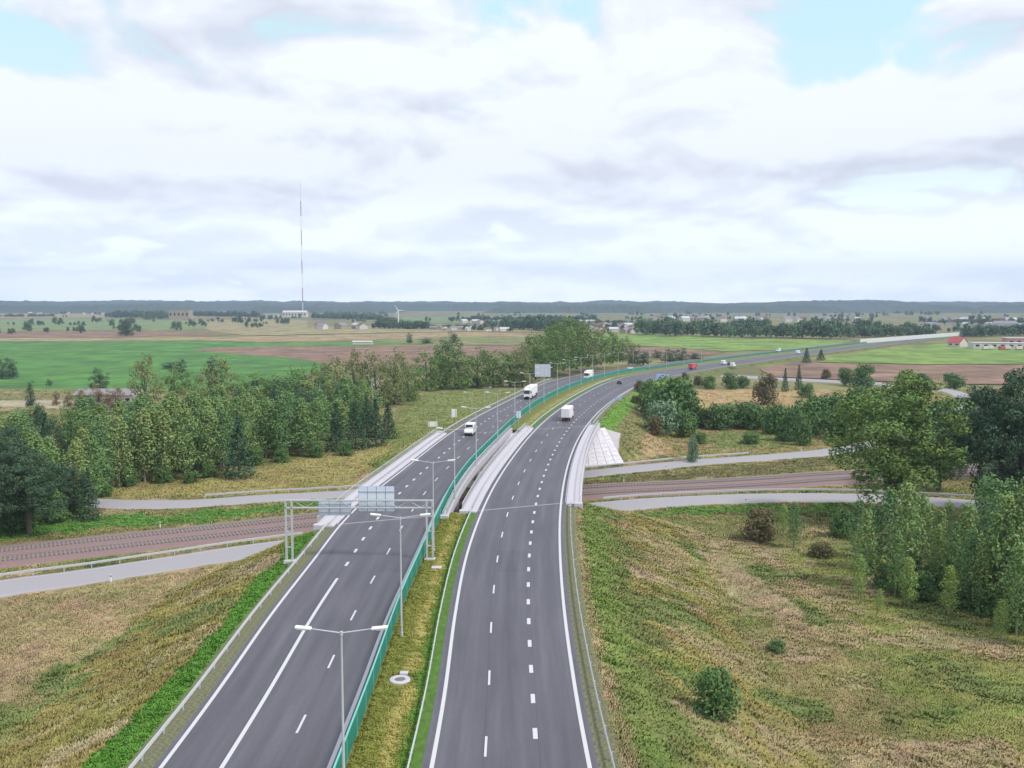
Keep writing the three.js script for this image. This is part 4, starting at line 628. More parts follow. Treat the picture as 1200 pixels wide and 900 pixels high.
let treeNo = 0;
function tree(kind, name, label, group, x, d, h, w, m, y = Math.max(ground(x, Math.min(d, 419)), -7.75), cat = kind === 'bush' ? 'shrub' : 'tree') {
  const list = PR[kind], p = list[(treeNo * 7 + ((x * 3) | 0)) % list.length < 0 ? 0 : Math.abs(treeNo * 7 + ((x * 3) | 0)) % list.length]; treeNo++;
  const key = list.indexOf(p) + kind; let proto = protoGroups.get(key);
  if (!proto) { proto = new THREE.Group(); part(proto, 'trunk', p.trunk, p.bark); part(proto, 'crown', p.crown, m); protoGroups.set(key, proto); }
  const o = proto.clone(); o.name = numbered(name); o.children[1].material = m; if (kind === 'bush') o.children[0].name = 'stems', o.children[1].name = 'foliage';
  const sy = h / p.H, sx = w ? w / p.W : sy; o.scale.set(sx, sy, sx); o.position.set(x, y, -d); o.rotation.y = treeNo * 2.1;
  o.userData = { label, category: cat }; if (group) o.userData.group = group; scene.add(o); return o;
}
const R1 = rng(2024), pick = (a) => a[(R1() * a.length) | 0];
for (const [, x, d, h] of D.birchR) tree('birch', 'birch_tree', 'slender young birch with thin pale stem in the thicket below the tall broadleaf tree', 'young birches in the thicket below the big tree', x, d, h * 1.05, h * 0.37, pick(leaf.birch.slice(0, 3)));
for (const [, x, d, h] of D.saplingR) tree('birch', 'birch_sapling', 'small bright yellow-green birch sapling standing alone in the grass before the thicket', 'birch saplings in the grass', x, d, h * 1.05, h * 0.42, leaf.sap[0]);
const bigLabels = ['tall spreading broadleaf tree with light green crown beside the railway', 'tall dark broadleaf tree beside the spreading light green one', 'dark broadleaf tree behind the railway thicket', 'dark broadleaf tree rising over the birch thicket edge', 'dark broadleaf tree close behind the spreading light green tree'];
D.broadR.forEach(([, x, d, h, w, m], i) => tree('big', 'broadleaf_tree', bigLabels[i], null, x, d, h * 1.06, w * 1.0, leaf.broad[m]));
const bushLabels = ['brown-leaved round shrub in the dry field below the near service road', 'low reddish brown shrub beside the young birch', 'dark green shrub at the edge of the birch thicket', 'silvery grey willow tree in front of the dark broadleaf tree', 'green shrub under the birch thicket', 'small low green shrub in the yellow grass', 'low green shrub at the foot of the birch thicket', 'round dense green shrub growing on the weedy motorway slope'];
D.bushR.forEach(([, x, d, h, w, m], i) => tree('bush', i === 3 ? 'willow_tree' : 'shrub', bushLabels[i], null, x, d, h * 1.05, w, leaf.bush[m], undefined, i === 3 ? 'tree' : 'shrub'));
for (const [, x, d, h, w, m] of D.scrub) tree('bush', 'shrub', ['leafy green shrub in the scrubland beyond the far service road', 'brownish dry shrub in the scrubland beyond the far service road', 'grey-green willow shrub in the scrubland beyond the far service road'][m], ['green shrubs in the scrubland', 'brown shrubs in the scrubland', 'willow shrubs in the scrubland'][m], x, d, h * 1.1, w * 1.05, leaf.bush[m]);
for (const [, x, d, h, w] of D.columnR) tree('spruce', 'conifer_tree', 'narrow dark conifer standing alone in the open ground beside the motorway bend', 'lone conifers by the motorway bend', x, d, h, w, leaf.spruce[0]);
for (const [, x, d, h] of D.birchL) tree('birch', 'birch_tree', 'slender birch with pale trunk at the road-facing edge of the woodland', 'birches along the woodland edge', x, d, h * 1.05, h * 0.46, pick(leaf.birch));
for (const [, x, d, h, w] of D.spruceL) tree('spruce', 'spruce_tree', 'dark cone-shaped spruce at the edge of the birch woodland', 'spruces along the woodland edge', x, d, h * 1.03, w, leaf.spruce[0]);
const broadLabels = ['large dark blue-green broadleaf tree standing by the railway grass strip', 'dark round broadleaf tree behind the small spruce', 'dark broadleaf tree behind the large one by the railway grass', 'dark broadleaf tree by the railway, outermost of the woodland'];
D.broadL.forEach(([, x, d, h, w, m], i) => tree('big', 'broadleaf_tree', broadLabels[i], null, x, d, h * 1.05, w * 1.1, leaf.broad[m]));
for (const [, x, d, h, w, m] of D.broadBack.map((a) => [...a.slice(0, 5), a[5] === 3 ? 2 : a[5]])) tree('broad', 'broadleaf_tree', ['green broadleaf tree standing behind the birch woodland', '', 'olive-brown broadleaf tree standing behind the birch woodland', 'reddish brown broadleaf tree standing behind the birch woodland'][m], ['green trees behind the woodland', '', 'olive trees behind the woodland', null][m], x, d, h * 1.08, w * 1.15, leaf.broad[m]);
for (const [, x, d, h, w, m] of D.broadMid.map((a) => [...a.slice(0, 5), a[5] === 3 ? 2 : a[5]])) tree('broad', 'broadleaf_tree', ['green', 'dark green', 'olive-brown', 'reddish brown'][m] + ' broadleaf tree in the row beside the motorway bend and big sign', ['green', 'dark', 'olive', 'brown'][m] + ' trees by the motorway bend', x, d, h * 1.08, w * 1.2, leaf.broad[m]);
for (const [, x, d, h, w, m] of D.lone) tree('broad', 'field_tree', m === 3 ? 'reddish brown small tree beside the long barn' : d > 600 ? 'dark lone tree standing between distant fields' : 'dark round tree at the edge of the bright green field', m === 3 ? 'brown trees by the barn' : d > 600 ? 'lone trees between distant fields' : 'trees at the green field edge', x, d, h * 1.05, w * 1.1, leaf.broad[m]);
for (const [, x, d, h, w, m] of D.underL) tree('bush', 'shrub', 'leafy green undergrowth shrub along the road-facing edge of the birch woodland', 'undergrowth shrubs along the woodland edge', x, d, h, w, leaf.bush[0]);
for (const [, x, d, h, w, m] of D.underR) tree('bush', 'shrub', 'leafy green undergrowth shrub among the young birches below the tall broadleaf tree', 'undergrowth shrubs in the birch thicket', x, d, h, w, leaf.bush[0]);
// the woodland's inner trees: rows growing back from the edge
{
  const poly = [[-152, 176], [-112, 196], [-78, 207], [-62, 218], [-52, 235], [-46, 262], [-44, 300], [-60, 335], [-84, 325], [-96, 262], [-128, 242], [-180, 232], [-175, 176]];
  const inside = (x, y) => { let c = false; for (let i = 0, j = poly.length - 1; i < poly.length; j = i++) if (poly[i][1] > y !== poly[j][1] > y && x < ((poly[j][0] - poly[i][0]) * (y - poly[i][1])) / (poly[j][1] - poly[i][1]) + poly[i][0]) c = !c; return c; };
  const taken = []; let n = 0;
  for (let k = 0; k < 9000 && n < 190; k++) {
    const x = lerp(-185, -40, R1()), d = lerp(172, 345, R1()); if (!inside(x, d) || d > -0.55 * 0 + 345) continue;
    if (taken.some(([a, b]) => Math.hypot(a - x, b - d) < 5)) continue; taken.push([x, d]); n++;
    const u = R1(), deep = smooth(200, 330, d);
    if (u < 0.16) tree('spruce', 'spruce_tree', 'dark spruce growing among the birches inside the woodland', 'spruces inside the woodland', x, d, 10 + R1() * 4, 5 + R1() * 1.5, leaf.spruce[0]);
    else if (u < 0.4) tree('broad', 'broadleaf_tree', 'full-crowned green broadleaf tree inside the birch woodland', 'broadleaf trees inside the woodland', x, d, 11 + R1() * 4, 6.5 + R1() * 3, leaf.broad[R1() < 0.55 ? 1 : 0]);
    else tree('birch', 'birch_tree', 'slender birch inside the woodland behind its edge', 'birches inside the woodland', x, d, 11.5 + R1() * 4, 6 + R1() * 2.6, pick(leaf.birch));
  }
}
// dead bleached trunks at the wood's corner
[[452, -44.8, 292, 14.5], [462, -43.2, 284, 13.2], [408, -56, 268, 15]].forEach(([, x, d, h], i) => {
  const t = thing('dead_tree', 'bleached bare dead trunk at the corner of the woodland by the meadow', 'tree', x, ground(x, d), d, i * 2, 'dead trunks at the woodland corner'), r = rng(60 + i);
  part(t, 'trunk', join(limb([[0, -0.2, 0], [0.2, h * 0.4, 0], [-0.1, h * 0.75, 0.1], [0.2, h, 0]], 0.26, 0.08)), bark.pale);
  part(t, 'limb', join([0.5, 0.66, 0.8].map((k) => { const an = r() * 6.28; return bar([0, h * k, 0], [Math.cos(an) * 1.5, h * k + 1.4, Math.sin(an) * 1.5], 0.08, 0.02, 5); })), bark.pale);
});

// ---------------------------------------------------------------- grass and weeds on the near ground
function tuft(seed, blades, h, spread) {         // leaning blades, each two triangles facing up
  const r = rng(seed), pos = [], nor = [], idx = [];
  for (let i = 0; i < blades; i++) {
    const an = r() * 6.283, q = r() * spread, x = Math.cos(an) * q, z = Math.sin(an) * q, hh = h * (0.6 + 0.6 * r()), w = 0.018 + r() * 0.028, la = r() * 6.283, c = Math.cos(la), s = Math.sin(la), l = hh * (0.45 + r() * 0.7), k = pos.length / 3;
    pos.push(x - s * w, -0.05, z + c * w, x + s * w, -0.05, z - c * w, x + c * l * 0.45 + s * w, hh * 0.7, z + s * l * 0.45 - c * w, x + c * l, hh, z + s * l);
    for (let m = 0; m < 4; m++) nor.push(-c * 0.15, 1, -s * 0.15); idx.push(k, k + 2, k + 1, k, k + 3, k + 2);
  }
  const g = new THREE.BufferGeometry(); g.setAttribute('position', new THREE.Float32BufferAttribute(pos, 3)); g.setAttribute('normal', new THREE.Float32BufferAttribute(nor, 3)); g.setIndex(idx); g.normalizeNormals(); return g;
}
{
  const r = rng(321), kinds = [['tall_weeds', 'tall olive and tan weeds covering the slopes and fields', tuft(1, 17, 0.22, 0.5), [], []], ['grass', 'short green mown grass along the guard rails and the railway', tuft(2, 14, 0.13, 0.3), [], []], ['meadow_grass', 'loose dry meadow grass covering the fields', tuft(3, 16, 0.13, 0.5), [], []]];
  const low = new Set(['mown', 'railGreen', 'greenS', 'lawn', 'verge'].map((k) => ID[k])), tall = new Set(['weeds', 'weedL', 'slopeR', 'deep', 'rough', 'tanR'].map((k) => ID[k]));
  const mtx = new THREE.Matrix4(), q = new THREE.Quaternion(), up = new THREE.Vector3(0, 1, 0);
  const roadsNear = []; for (const [c, w] of [[SV, 5], [NV, 4.6], [RV, 8]]) for (let s = 0; s < c.len; s += 2.5) { const p = c.at(s); roadsNear.push([p[0], p[1], w]); }
  const cell = new Map(); for (const p of roadsNear) for (let i = -1; i <= 1; i++) for (let j = -1; j <= 1; j++) { const k = (((p[0] / 10) | 0) + i) * 1000 + (((p[1] / 10) | 0) + j); if (!cell.has(k)) cell.set(k, []); cell.get(k).push(p); }
  let n = 0;
  for (let k = 0; k < 1500000 && n < 340000; k++) {
    const d = 48 + Math.pow(r(), 1.75) * 368, half = d * 0.7 + 14, x = (r() * 2 - 1) * half; if (x < AREA.x0 + 1 || x > AREA.x1 - 1 || r() > clamp(1.25 - d / 300, 0.25, 1)) continue;
    if (x > X.LL(d) - 2.6 && x < X.RR(d) + 2.2) continue;
    const near2 = cell.get(((x / 10) | 0) * 1000 + ((d / 10) | 0)); if (near2 && near2.some((p) => Math.hypot(p[0] - x, p[1] - d) < p[2])) continue;
    const z = coverAt(x, d); if (z === ID.paved || z === ID.yard) continue;
    const kind = low.has(z) ? 1 : tall.has(z) ? 0 : 2, c = groundColor(x, d), patch = fbm(x * 0.35 + 5, d * 0.35, 2); if (kind !== 1 && r() < 0.25 - patch * 1.1) continue;
    const sc = (0.6 + r() * 0.7 + Math.max(0, patch) * 0.6) * (d > 150 ? 1.3 : 1); mtx.compose(new THREE.Vector3(x, ground(x, d), -d), q.setFromAxisAngle(up, r() * 6.283), new THREE.Vector3(sc, sc, sc));
    const b = (kind === 1 ? 1.35 : 1.25) + r() * 0.4; kinds[kind][3].push(mtx.toArray()); kinds[kind][4].push([c[0] * b * (0.94 + r() * 0.14), c[1] * b, c[2] * b]); n++;
  }
  for (let k = 0; k < 30000; k++) {                 // the median's own turf
    const d = 46 + Math.pow(r(), 1.4) * 92, A = off(C.LR, 1.3)(d), B = off(C.RL, -1.7)(d), u = r(), x = lerp(A[0], B[0], u), e = lerp(A[1], B[1], u); if (onBridge(x, e) || Math.hypot(x - D.P.ring[0], e - D.P.ring[1]) < 1.3) continue;
    const sc = 0.5 + r() * 0.7, b = 1.5 + r() * 0.7, c = medianColor(0.1 + u * 0.75, d); mtx.compose(new THREE.Vector3(x, prof(e) - 0.01, -e), q.setFromAxisAngle(up, r() * 6.283), new THREE.Vector3(sc, sc, sc)); kinds[1][3].push(mtx.toArray()); kinds[1][4].push(c.map((v) => v * b));
  }
  for (const [name, label, geo, mats, cols] of kinds) {
    const im = new THREE.InstancedMesh(geo, new THREE.MeshStandardMaterial({ roughness: 1, side: THREE.DoubleSide }), mats.length), m4 = new THREE.Matrix4(), c = new THREE.Color();
    mats.forEach((a, i) => { im.setMatrixAt(i, m4.fromArray(a)); im.setColorAt(i, c.setRGB(...cols[i])); }); im.name = name; im.userData = { kind: 'stuff', label, category: 'grass' }; im.castShadow = im.receiveShadow = true; scene.add(im);
  }
}
// ---------------------------------------------------------------- vehicles (built facing +x, wheels on y = 0)
function slab(pts, w, bevel) { const s = new THREE.Shape(pts.map((p) => new THREE.Vector2(...p))), g = new THREE.ExtrudeGeometry(s, { depth: w - bevel * 2, bevelEnabled: true, bevelSize: bevel, bevelThickness: bevel, bevelOffset: -bevel, bevelSegments: 2 }); g.translate(0, 0, -(w - bevel * 2) / 2); return g; }
function wheel(t, x, z, r = 0.36, w = 0.26) {
  const o = part(t, 'wheel', (() => { const g = new THREE.TorusGeometry(r * 0.74, r * 0.28, 8, 18); g.scale(1, 1, w / (r * 0.56)); return g; })(), mat.tyre, x, r, z);
  const h = new THREE.CylinderGeometry(r * 0.6, r * 0.6, w * 0.7, 14); h.rotateX(Math.PI / 2); part(o, 'rim', h, mat.steel);
}
const body = (r, g, b) => new THREE.MeshPhysicalMaterial({ color: new THREE.Color().setRGB(r, g, b), roughness: 0.4, clearcoat: 0.6, clearcoatRoughness: 0.15 });
const WHITE = body(0.8, 0.8, 0.82), BLACKP = body(0.02, 0.02, 0.025), RED = body(0.5, 0.03, 0.05), lampW = M(0.8, 0.8, 0.78, { roughness: 0.2 }), lampR = M(0.4, 0.02, 0.02, { roughness: 0.3 });
function pane(t, name, x0, y0, x1, y1, w, z = 0) { const L = Math.hypot(x1 - x0, y1 - y0), p = part(t, name, rbox(L, 0.05, w, 0.02), mat.glass, (x0 + x1) / 2, (y0 + y1) / 2, z); p.rotation.z = Math.atan2(y1 - y0, x1 - x0); return p; }
function place(t, [x, d], f, away) { const s = slopeOf(f, d); t.position.set(x, prof(d) + 0.01, -d); t.rotation.y = (away ? 0 : Math.PI) + Math.atan2(1, s); }
function van(label, at, f, away, paint = WHITE) {
  const t = thing('panel_van', label, 'van'); place(t, at, f, away);
  part(t, 'body', slab([[-2.9, 0.42], [-2.95, 1.0], [-2.88, 2.5], [-2.7, 2.62], [0.9, 2.62], [1.15, 2.55], [1.85, 1.62], [2.75, 1.3], [2.95, 0.95], [2.95, 0.45]], 2.05, 0.1), paint);
  pane(t, 'windshield', 1.2, 2.5, 1.86, 1.66, 1.75); for (const s of [-1, 1]) { part(t, 'side_window', slab([[0.3, 1.6], [0.3, 2.25], [1.05, 2.25], [1.55, 1.6]], 0.04, 0.01), mat.glass, 0, 0, s * 1.02); part(t, 'headlight', rbox(0.22, 0.2, 0.4, 0.05), lampW, 2.86, 1.02, s * 0.72); part(t, 'tail_light', rbox(0.06, 0.5, 0.16, 0.02), lampR, -2.94, 1.3, s * 0.92); part(t, 'mirror', rbox(0.14, 0.3, 0.2, 0.04), mat.black, 1.5, 1.75, s * 1.16); }
  part(t, 'bumper', rbox(0.2, 0.34, 1.95, 0.06), mat.black, 2.9, 0.55, 0); part(t, 'rear_doors', rbox(0.04, 1.9, 1.85, 0.01), paint, -2.95, 1.5, 0); part(t, 'underbody', box(5.2, 0.25, 1.7, 0, 0.38, 0), mat.black);
  for (const x of [-1.85, 1.95]) for (const s of [-1, 1]) wheel(t, x, s * 0.88); return t;
}
function truck(label, name, at, f, away, cabM, boxM, len) {      // cab, load box of length len, wheels
  const t = thing(name, label, 'truck'), x0 = 2.0 - len; place(t, at, f, away);
  part(t, 'cab', slab([[2.2, 0.5], [2.2, 3.3], [2.5, 3.62], [3.7, 3.3], [4.15, 1.9], [4.25, 1.0], [4.25, 0.5]], 2.45, 0.12), cabM);
  part(t, 'load_box', rbox(len, 2.75, 2.55, 0.06), boxM, x0 + len / 2, 2.6, 0);
  part(t, 'rear_doors', rbox(0.05, 2.6, 2.42, 0.015), boxM, x0 - 0.03, 2.6, 0); part(t, 'door_seam', box(0.03, 2.6, 0.04), mat.steel, x0 - 0.06, 2.6, 0);
  part(t, 'chassis', box(len + 3.4, 0.35, 1.1, x0 + len / 2 + 1.7, 0.95, 0), mat.black); part(t, 'bumper', rbox(0.2, 0.45, 2.4, 0.08), mat.black, 4.25, 0.6, 0); part(t, 'rear_bar', box(0.12, 0.16, 2.3), mat.black, x0 + 0.1, 0.65, 0);
  pane(t, 'windshield', 3.78, 3.1, 4.2, 1.95, 2.2);
  for (const s of [-1, 1]) { part(t, 'side_window', slab([[2.9, 1.95], [2.9, 2.8], [3.6, 2.8], [3.95, 1.95]], 0.04, 0.01), mat.glass, 0, 0, s * 1.22); part(t, 'headlight', rbox(0.1, 0.25, 0.45, 0.04), lampW, 4.28, 0.95, s * 0.9); part(t, 'tail_light', rbox(0.06, 0.16, 0.4, 0.02), lampR, x0 + 0.02, 0.85, s * 0.95); part(t, 'mirror', rbox(0.12, 0.6, 0.2, 0.04), mat.black, 3.9, 2.5, s * 1.4); part(t, 'side_skirt', rbox(len * 0.45, 0.5, 0.05, 0.02), boxM, x0 + len * 0.55, 0.85, s * 1.2); }
  const ax = len > 10 ? [3.2, 0.6, x0 + 1.4, x0 + 2.7, x0 + 4.0] : [3.2, x0 + 1.6]; for (const x of ax) for (const s of [-1, 1]) wheel(t, x, s * 1.05, 0.5, 0.34); return t;
}
function car(label, at, f, away, paint) {
  const t = thing('car', label, 'car'); place(t, at, f, away);
  part(t, 'body', slab([[-2.1, 0.35], [-2.15, 0.85], [-1.9, 1.0], [1.0, 1.0], [1.95, 0.8], [2.15, 0.6], [2.1, 0.35]], 1.8, 0.1), paint);
  part(t, 'cabin', slab([[-1.85, 0.95], [-1.3, 1.45], [0.3, 1.48], [1.15, 0.95]], 1.5, 0.1), mat.glass); part(t, 'roof', slab([[-1.3, 1.42], [-1.25, 1.5], [0.25, 1.53], [0.35, 1.44]], 1.36, 0.03), paint);
  for (const s of [-1, 1]) { part(t, 'headlight', rbox(0.12, 0.14, 0.36, 0.04), lampW, 2.06, 0.7, s * 0.62); part(t, 'tail_light', rbox(0.08, 0.16, 0.36, 0.03), lampR, -2.1, 0.82, s * 0.66); }
  for (const x of [-1.3, 1.35]) for (const s of [-1, 1]) wheel(t, x, s * 0.78, 0.32, 0.22); return t;
}
van('white panel van coming over the bridge on the green-screen carriageway', D.V.van, X.LL, false);
truck('long white articulated lorry with white cab just beyond the bridge', 'articulated_lorry', D.V.semi, X.LL, false, WHITE, M(0.8, 0.8, 0.82, { roughness: 0.55 }), 13.4);
truck('white box lorry beside the large direction sign', 'box_lorry', D.V.box, X.LL, false, WHITE, M(0.8, 0.8, 0.82, { roughness: 0.55 }), 8.5);
truck('white lorry seen from behind with closed rear doors on the dotted-line carriageway', 'articulated_lorry', D.V.truckR, X.RL, true, WHITE, M(0.74, 0.73, 0.76, { roughness: 0.6 }), 10).scale.setScalar(0.88);
car('small black car ahead of the white lorry', D.V.black, X.RL, true, BLACKP);
truck('red lorry with red load box on the motorway bend', 'box_lorry', D.V.red, X.RR, true, RED, M(0.55, 0.09, 0.1, { roughness: 0.6 }), 7.5).scale.setScalar(0.9);
van('white van on the motorway bend just past the red lorry, on the median side', D.V.w1, X.RR, true); van('white van on the motorway bend just past the red lorry, on the verge side', D.V.w2, X.RR, true);
car('white car coming round the bend beside the green screen', D.V.c1, X.LL, false, WHITE);
van('white van far along the motorway before the noise barrier, oncoming', D.V.c2, X.LL, false); van('white van far along the motorway near two conifers', D.V.c3, X.RR, true);

// ---------------------------------------------------------------- buildings
const wallTex = concreteTex(21, [0.8, 0.79, 0.77]);
const BM = { white: M(0.92, 0.92, 0.92, { map: wallTex }), cream: M(0.55, 0.5, 0.38, { map: wallTex }), grey: M(0.42, 0.42, 0.46, { map: wallTex }), red: M(0.45, 0.07, 0.08, { roughness: 0.6 }), brown: M(0.18, 0.1, 0.08), slate: M(0.22, 0.22, 0.25), tin: M(0.5, 0.53, 0.58, { roughness: 0.5 }), pink: M(0.5, 0.25, 0.32), glass: mat.glass };
function gable(w, h, rise, l, over = 0.4) { const g = slab([[-w / 2 - over, h - 0.15], [0, h + rise], [w / 2 + over, h - 0.15], [w / 2 + over, h + 0.1], [0, h + rise + 0.28], [-w / 2 - over, h + 0.1]], l + over * 2, 0.01); return g; }
function house(label, name, x, d, w, l, h, rise, wm, rm, turn, o = {}) {
  const t = thing(name, label, 'building', x, o.y ?? -7.7, d, turn, o.group);
  part(t, 'wall', rise ? slab([[-w / 2, -0.5], [-w / 2, h], [0, h + rise - 0.15], [w / 2, h], [w / 2, -0.5]], l, 0.01) : box(w, h + 0.5, l, 0, h / 2 - 0.25, 0), wm);
  part(t, 'roof', rise ? gable(w, h, rise, l) : box(w + 0.6, 0.35, l + 0.6, 0, h + 0.17, 0), rm);
  if (o.windows) for (const s of [-1, 1]) for (let i = 0; i < o.windows; i++) { const z = lerp(-l / 2, l / 2, (i + 0.5) / o.windows); const win = part(t, 'window', box(0.08, h * 0.32, (l / o.windows) * 0.45), mat.glass, s * (w / 2 + 0.02), h * 0.58, z); part(win, 'sill', box(0.2, 0.1, (l / o.windows) * 0.5, 0, -h * 0.18, 0), BM.white); }
  if (o.door) part(t, 'door', box(0.1, h * 0.62, h * 0.45), BM.brown, w / 2 + 0.03, h * 0.31, l * 0.36);
  if (o.chimney) part(t, 'chimney', box(0.6, 1.6, 0.6, w * 0.15, h + rise * 0.8 + 0.4, l * 0.2), BM.brown);
  return t;
}
house('long weathered grey-white barn behind the brown trees at the woodland', 'barn', D.P.barn[0], D.P.barn[1] + 4, 9, 22, 4.2, 1.9, BM.white, BM.grey, Math.PI / 2, { windows: 6, door: true, y: -7.5 });
house('small grey shed in the gap of the woodland edge trees', 'shed', D.P.shed[0], D.P.shed[1], 3.5, 5, 2.6, 1, BM.white, BM.tin, 0.4, { door: true });
house('low white polytunnel lying across the distant brown field', 'polytunnel', D.P.barn2[0], D.P.barn2[1], 5, 19, 2.2, 0.8, BM.white, BM.white, Math.PI / 2);
house('tall beige block among dark trees far out on the plain', 'grain_store', ...D.P.beige, 30, 52, 24, 0, BM.cream, BM.cream, Math.PI / 2, { windows: 5 });
house('long white transmitter hall at the foot of the mast', 'transmitter_hall', ...D.P.mastB, 30, 75, 15, 5, BM.white, BM.white, Math.PI / 2, { windows: 8 });
house('low white transmitter annex beside the mast hall', 'transmitter_annex', D.P.mastB[0] - 75, D.P.mastB[1], 25, 45, 9, 0, BM.white, BM.white, Math.PI / 2, { windows: 4 });
house('red-roofed gabled building beside the white store', 'red_house', D.P.redh[0], D.P.redh[1], 11, 13, 3.8, 4.5, BM.white, BM.red, 0.5, { door: true, windows: 2 });
house('long white store with flat roof beside the motorway fields', 'store', D.P.store[0] + 20, D.P.store[1] + 22, 14, 62, 5.2, 0, BM.white, BM.white, Math.PI / 2 - 0.15, { windows: 9 });
house('long magenta-banded store behind the white one', 'store', D.P.store[0] + 52, D.P.store[1] + 48, 14, 40, 8.4, 0, BM.pink, BM.white, Math.PI / 2 - 0.15, { windows: 6 });
house('white two-storey building among trees behind the stores', 'white_house', ...D.P.whiteR, 20, 30, 11, 4, BM.white, BM.slate, 1.2, { windows: 5 });
{
  const r = rng(808);
  for (let i = 0; i < 9; i++) { const t = thing('parked_trailer', i % 3 === 2 ? 'red parked trailer in the yard in front of the stores' : 'white parked trailer in the yard in front of the stores', 'trailer', D.P.store[0] - 12 + i * 7.2, -7.6, D.P.store[1] - 1 + (i % 2) * 5, 0.2 + r() * 0.3, i % 3 === 2 ? 'red trailers in the yard' : 'white trailers in the yard'); part(t, 'load_box', rbox(6.2, 2.4, 2.5, 0.05, 0, 2.0, 0), i % 3 === 2 ? BM.red : BM.white); part(t, 'chassis', box(6, 0.3, 1.2, 0, 0.65, 0), mat.black); for (const x of [-1.8, 1.8]) for (const s of [-1, 1]) wheel(t, x, s * 0.95, 0.48, 0.3); }
  // villages far out on the plain
  const sites = [[0, 8, 10, 'white village house far out behind the pale field'], [1, 12, 7, 'small village house on the plain behind the wind turbine'], [2, 9, 8, 'pale village house beside the dark far wood'], [3, 16, 9, 'small pale house in the village beside the far wood'], [4, 22, 10, 'small far house in front of the wooded hills'], [5, 16, 11, 'pale house behind the stores'], [6, 18, 12, 'small house on the plain beyond the stores'], [7, 5, 12, 'grey farm building on the plain below the mast'], [8, 4, 10, 'small pale house near the beige block'], [9, 24, 14, 'white far building at the edge of the hills'], [10, 16, 18, 'large pale building at the foot of the wooded hills']];
  const walls = [BM.white, BM.cream, BM.white], roofs = [BM.slate, BM.brown, BM.tin];
  for (const [k, n, size, label] of sites) { const [[x0, d0], [x1, d1]] = D.H[k]; for (let i = 0; i < n; i++) { const t = (i + 0.2 + r() * 0.6) / n; house(label, 'village_house', lerp(x0, x1, t), lerp(d0, d1, t) * (0.97 + r() * 0.06), size * (0.8 + r() * 0.4), size * (1 + r() * 0.9), size * 0.5, size * 0.32, pick(walls), pick(roofs), r() * 3, { group: 'houses: ' + label, y: -7.9 }); } }
}
// pale noise barrier along the far motorway
{
  const [a, b] = [D.P.nb0, D.P.nb1], n = 46, t = thing('noise_barrier', 'long pale noise barrier along the far stretch of motorway', 'barrier'), ang = Math.atan2(b[1] - a[1], b[0] - a[0]), L = Math.hypot(b[0] - a[0], b[1] - a[1]) / n, pg = box(L - 0.3, 4.6, 0.3, 0, 2.2, 0), qg = box(0.4, 4.9, 0.45, 0, 2.3, 0), pm = M(0.6, 0.64, 0.62, { roughness: 0.7 });
  for (let i = 0; i < n; i++) { const p = part(t, 'panel', pg, pm, lerp(a[0], b[0], (i + 0.5) / n), -6.9, -lerp(a[1], b[1], (i + 0.5) / n)); p.rotation.y = ang; part(t, 'post', qg, mat.steel, lerp(a[0], b[0], i / n), -6.9, -lerp(a[1], b[1], i / n)); }
}
// radio mast with dark and white bands, held by guys
{
  const [x, d] = D.P.mast, H = 415, t = thing('radio_mast', 'very tall slender radio mast with dark red and white bands on the horizon', 'mast', x, -7.7, d), rm = M(0.2, 0.07, 0.06, { roughness: 0.6 }), n = 9;
  for (let i = 0; i < n; i++) part(t, i % 2 ? 'dark_section' : 'white_section', cyl(1.15, 1.15, H / n - 0.2, 6, 0, (i * H) / n, 0), i % 2 ? rm : mat.white);
  part(t, 'antenna', cyl(0.8, 0.4, 20, 6, 0, H, 0), mat.steel);
  for (let k = 0; k < 3; k++) { const an = k * 2.094 + 0.5; part(t, 'guy_wire', join([0.35, 0.65, 0.95].map((f) => bar([0, H * f, 0], [Math.cos(an) * 150 * (0.5 + f * 0.5), 0, Math.sin(an) * 150 * (0.5 + f * 0.5)], 0.06, 0.06, 4))), mat.steel); }
}
// small wind turbine
{
  const [x, d] = D.P.turb, t = thing('wind_turbine', 'small white three-bladed wind turbine standing out on the plain', 'wind turbine', x, -7.7, d), h = 28;
  part(t, 'tower', cyl(1.1, 0.7, h, 12), mat.white); part(t, 'nacelle', rbox(1.8, 1.8, 3.6, 0.5, 0, h + 0.4, 0.3), mat.white); part(t, 'hub', new THREE.SphereGeometry(0.9, 12, 8), mat.white, 0, h + 0.4, 2.4);
  for (let k = 0; k < 3; k++) { const b = part(t, 'blade', slab([[-0.5, 0.5], [-0.8, 3], [-0.2, 12.5], [0.1, 12.5], [0.5, 3], [0.4, 0.5]], 0.3, 0.08), mat.white, 0, h + 0.4, 2.6); b.rotation.z = 0.55 + k * 2.094; }
}
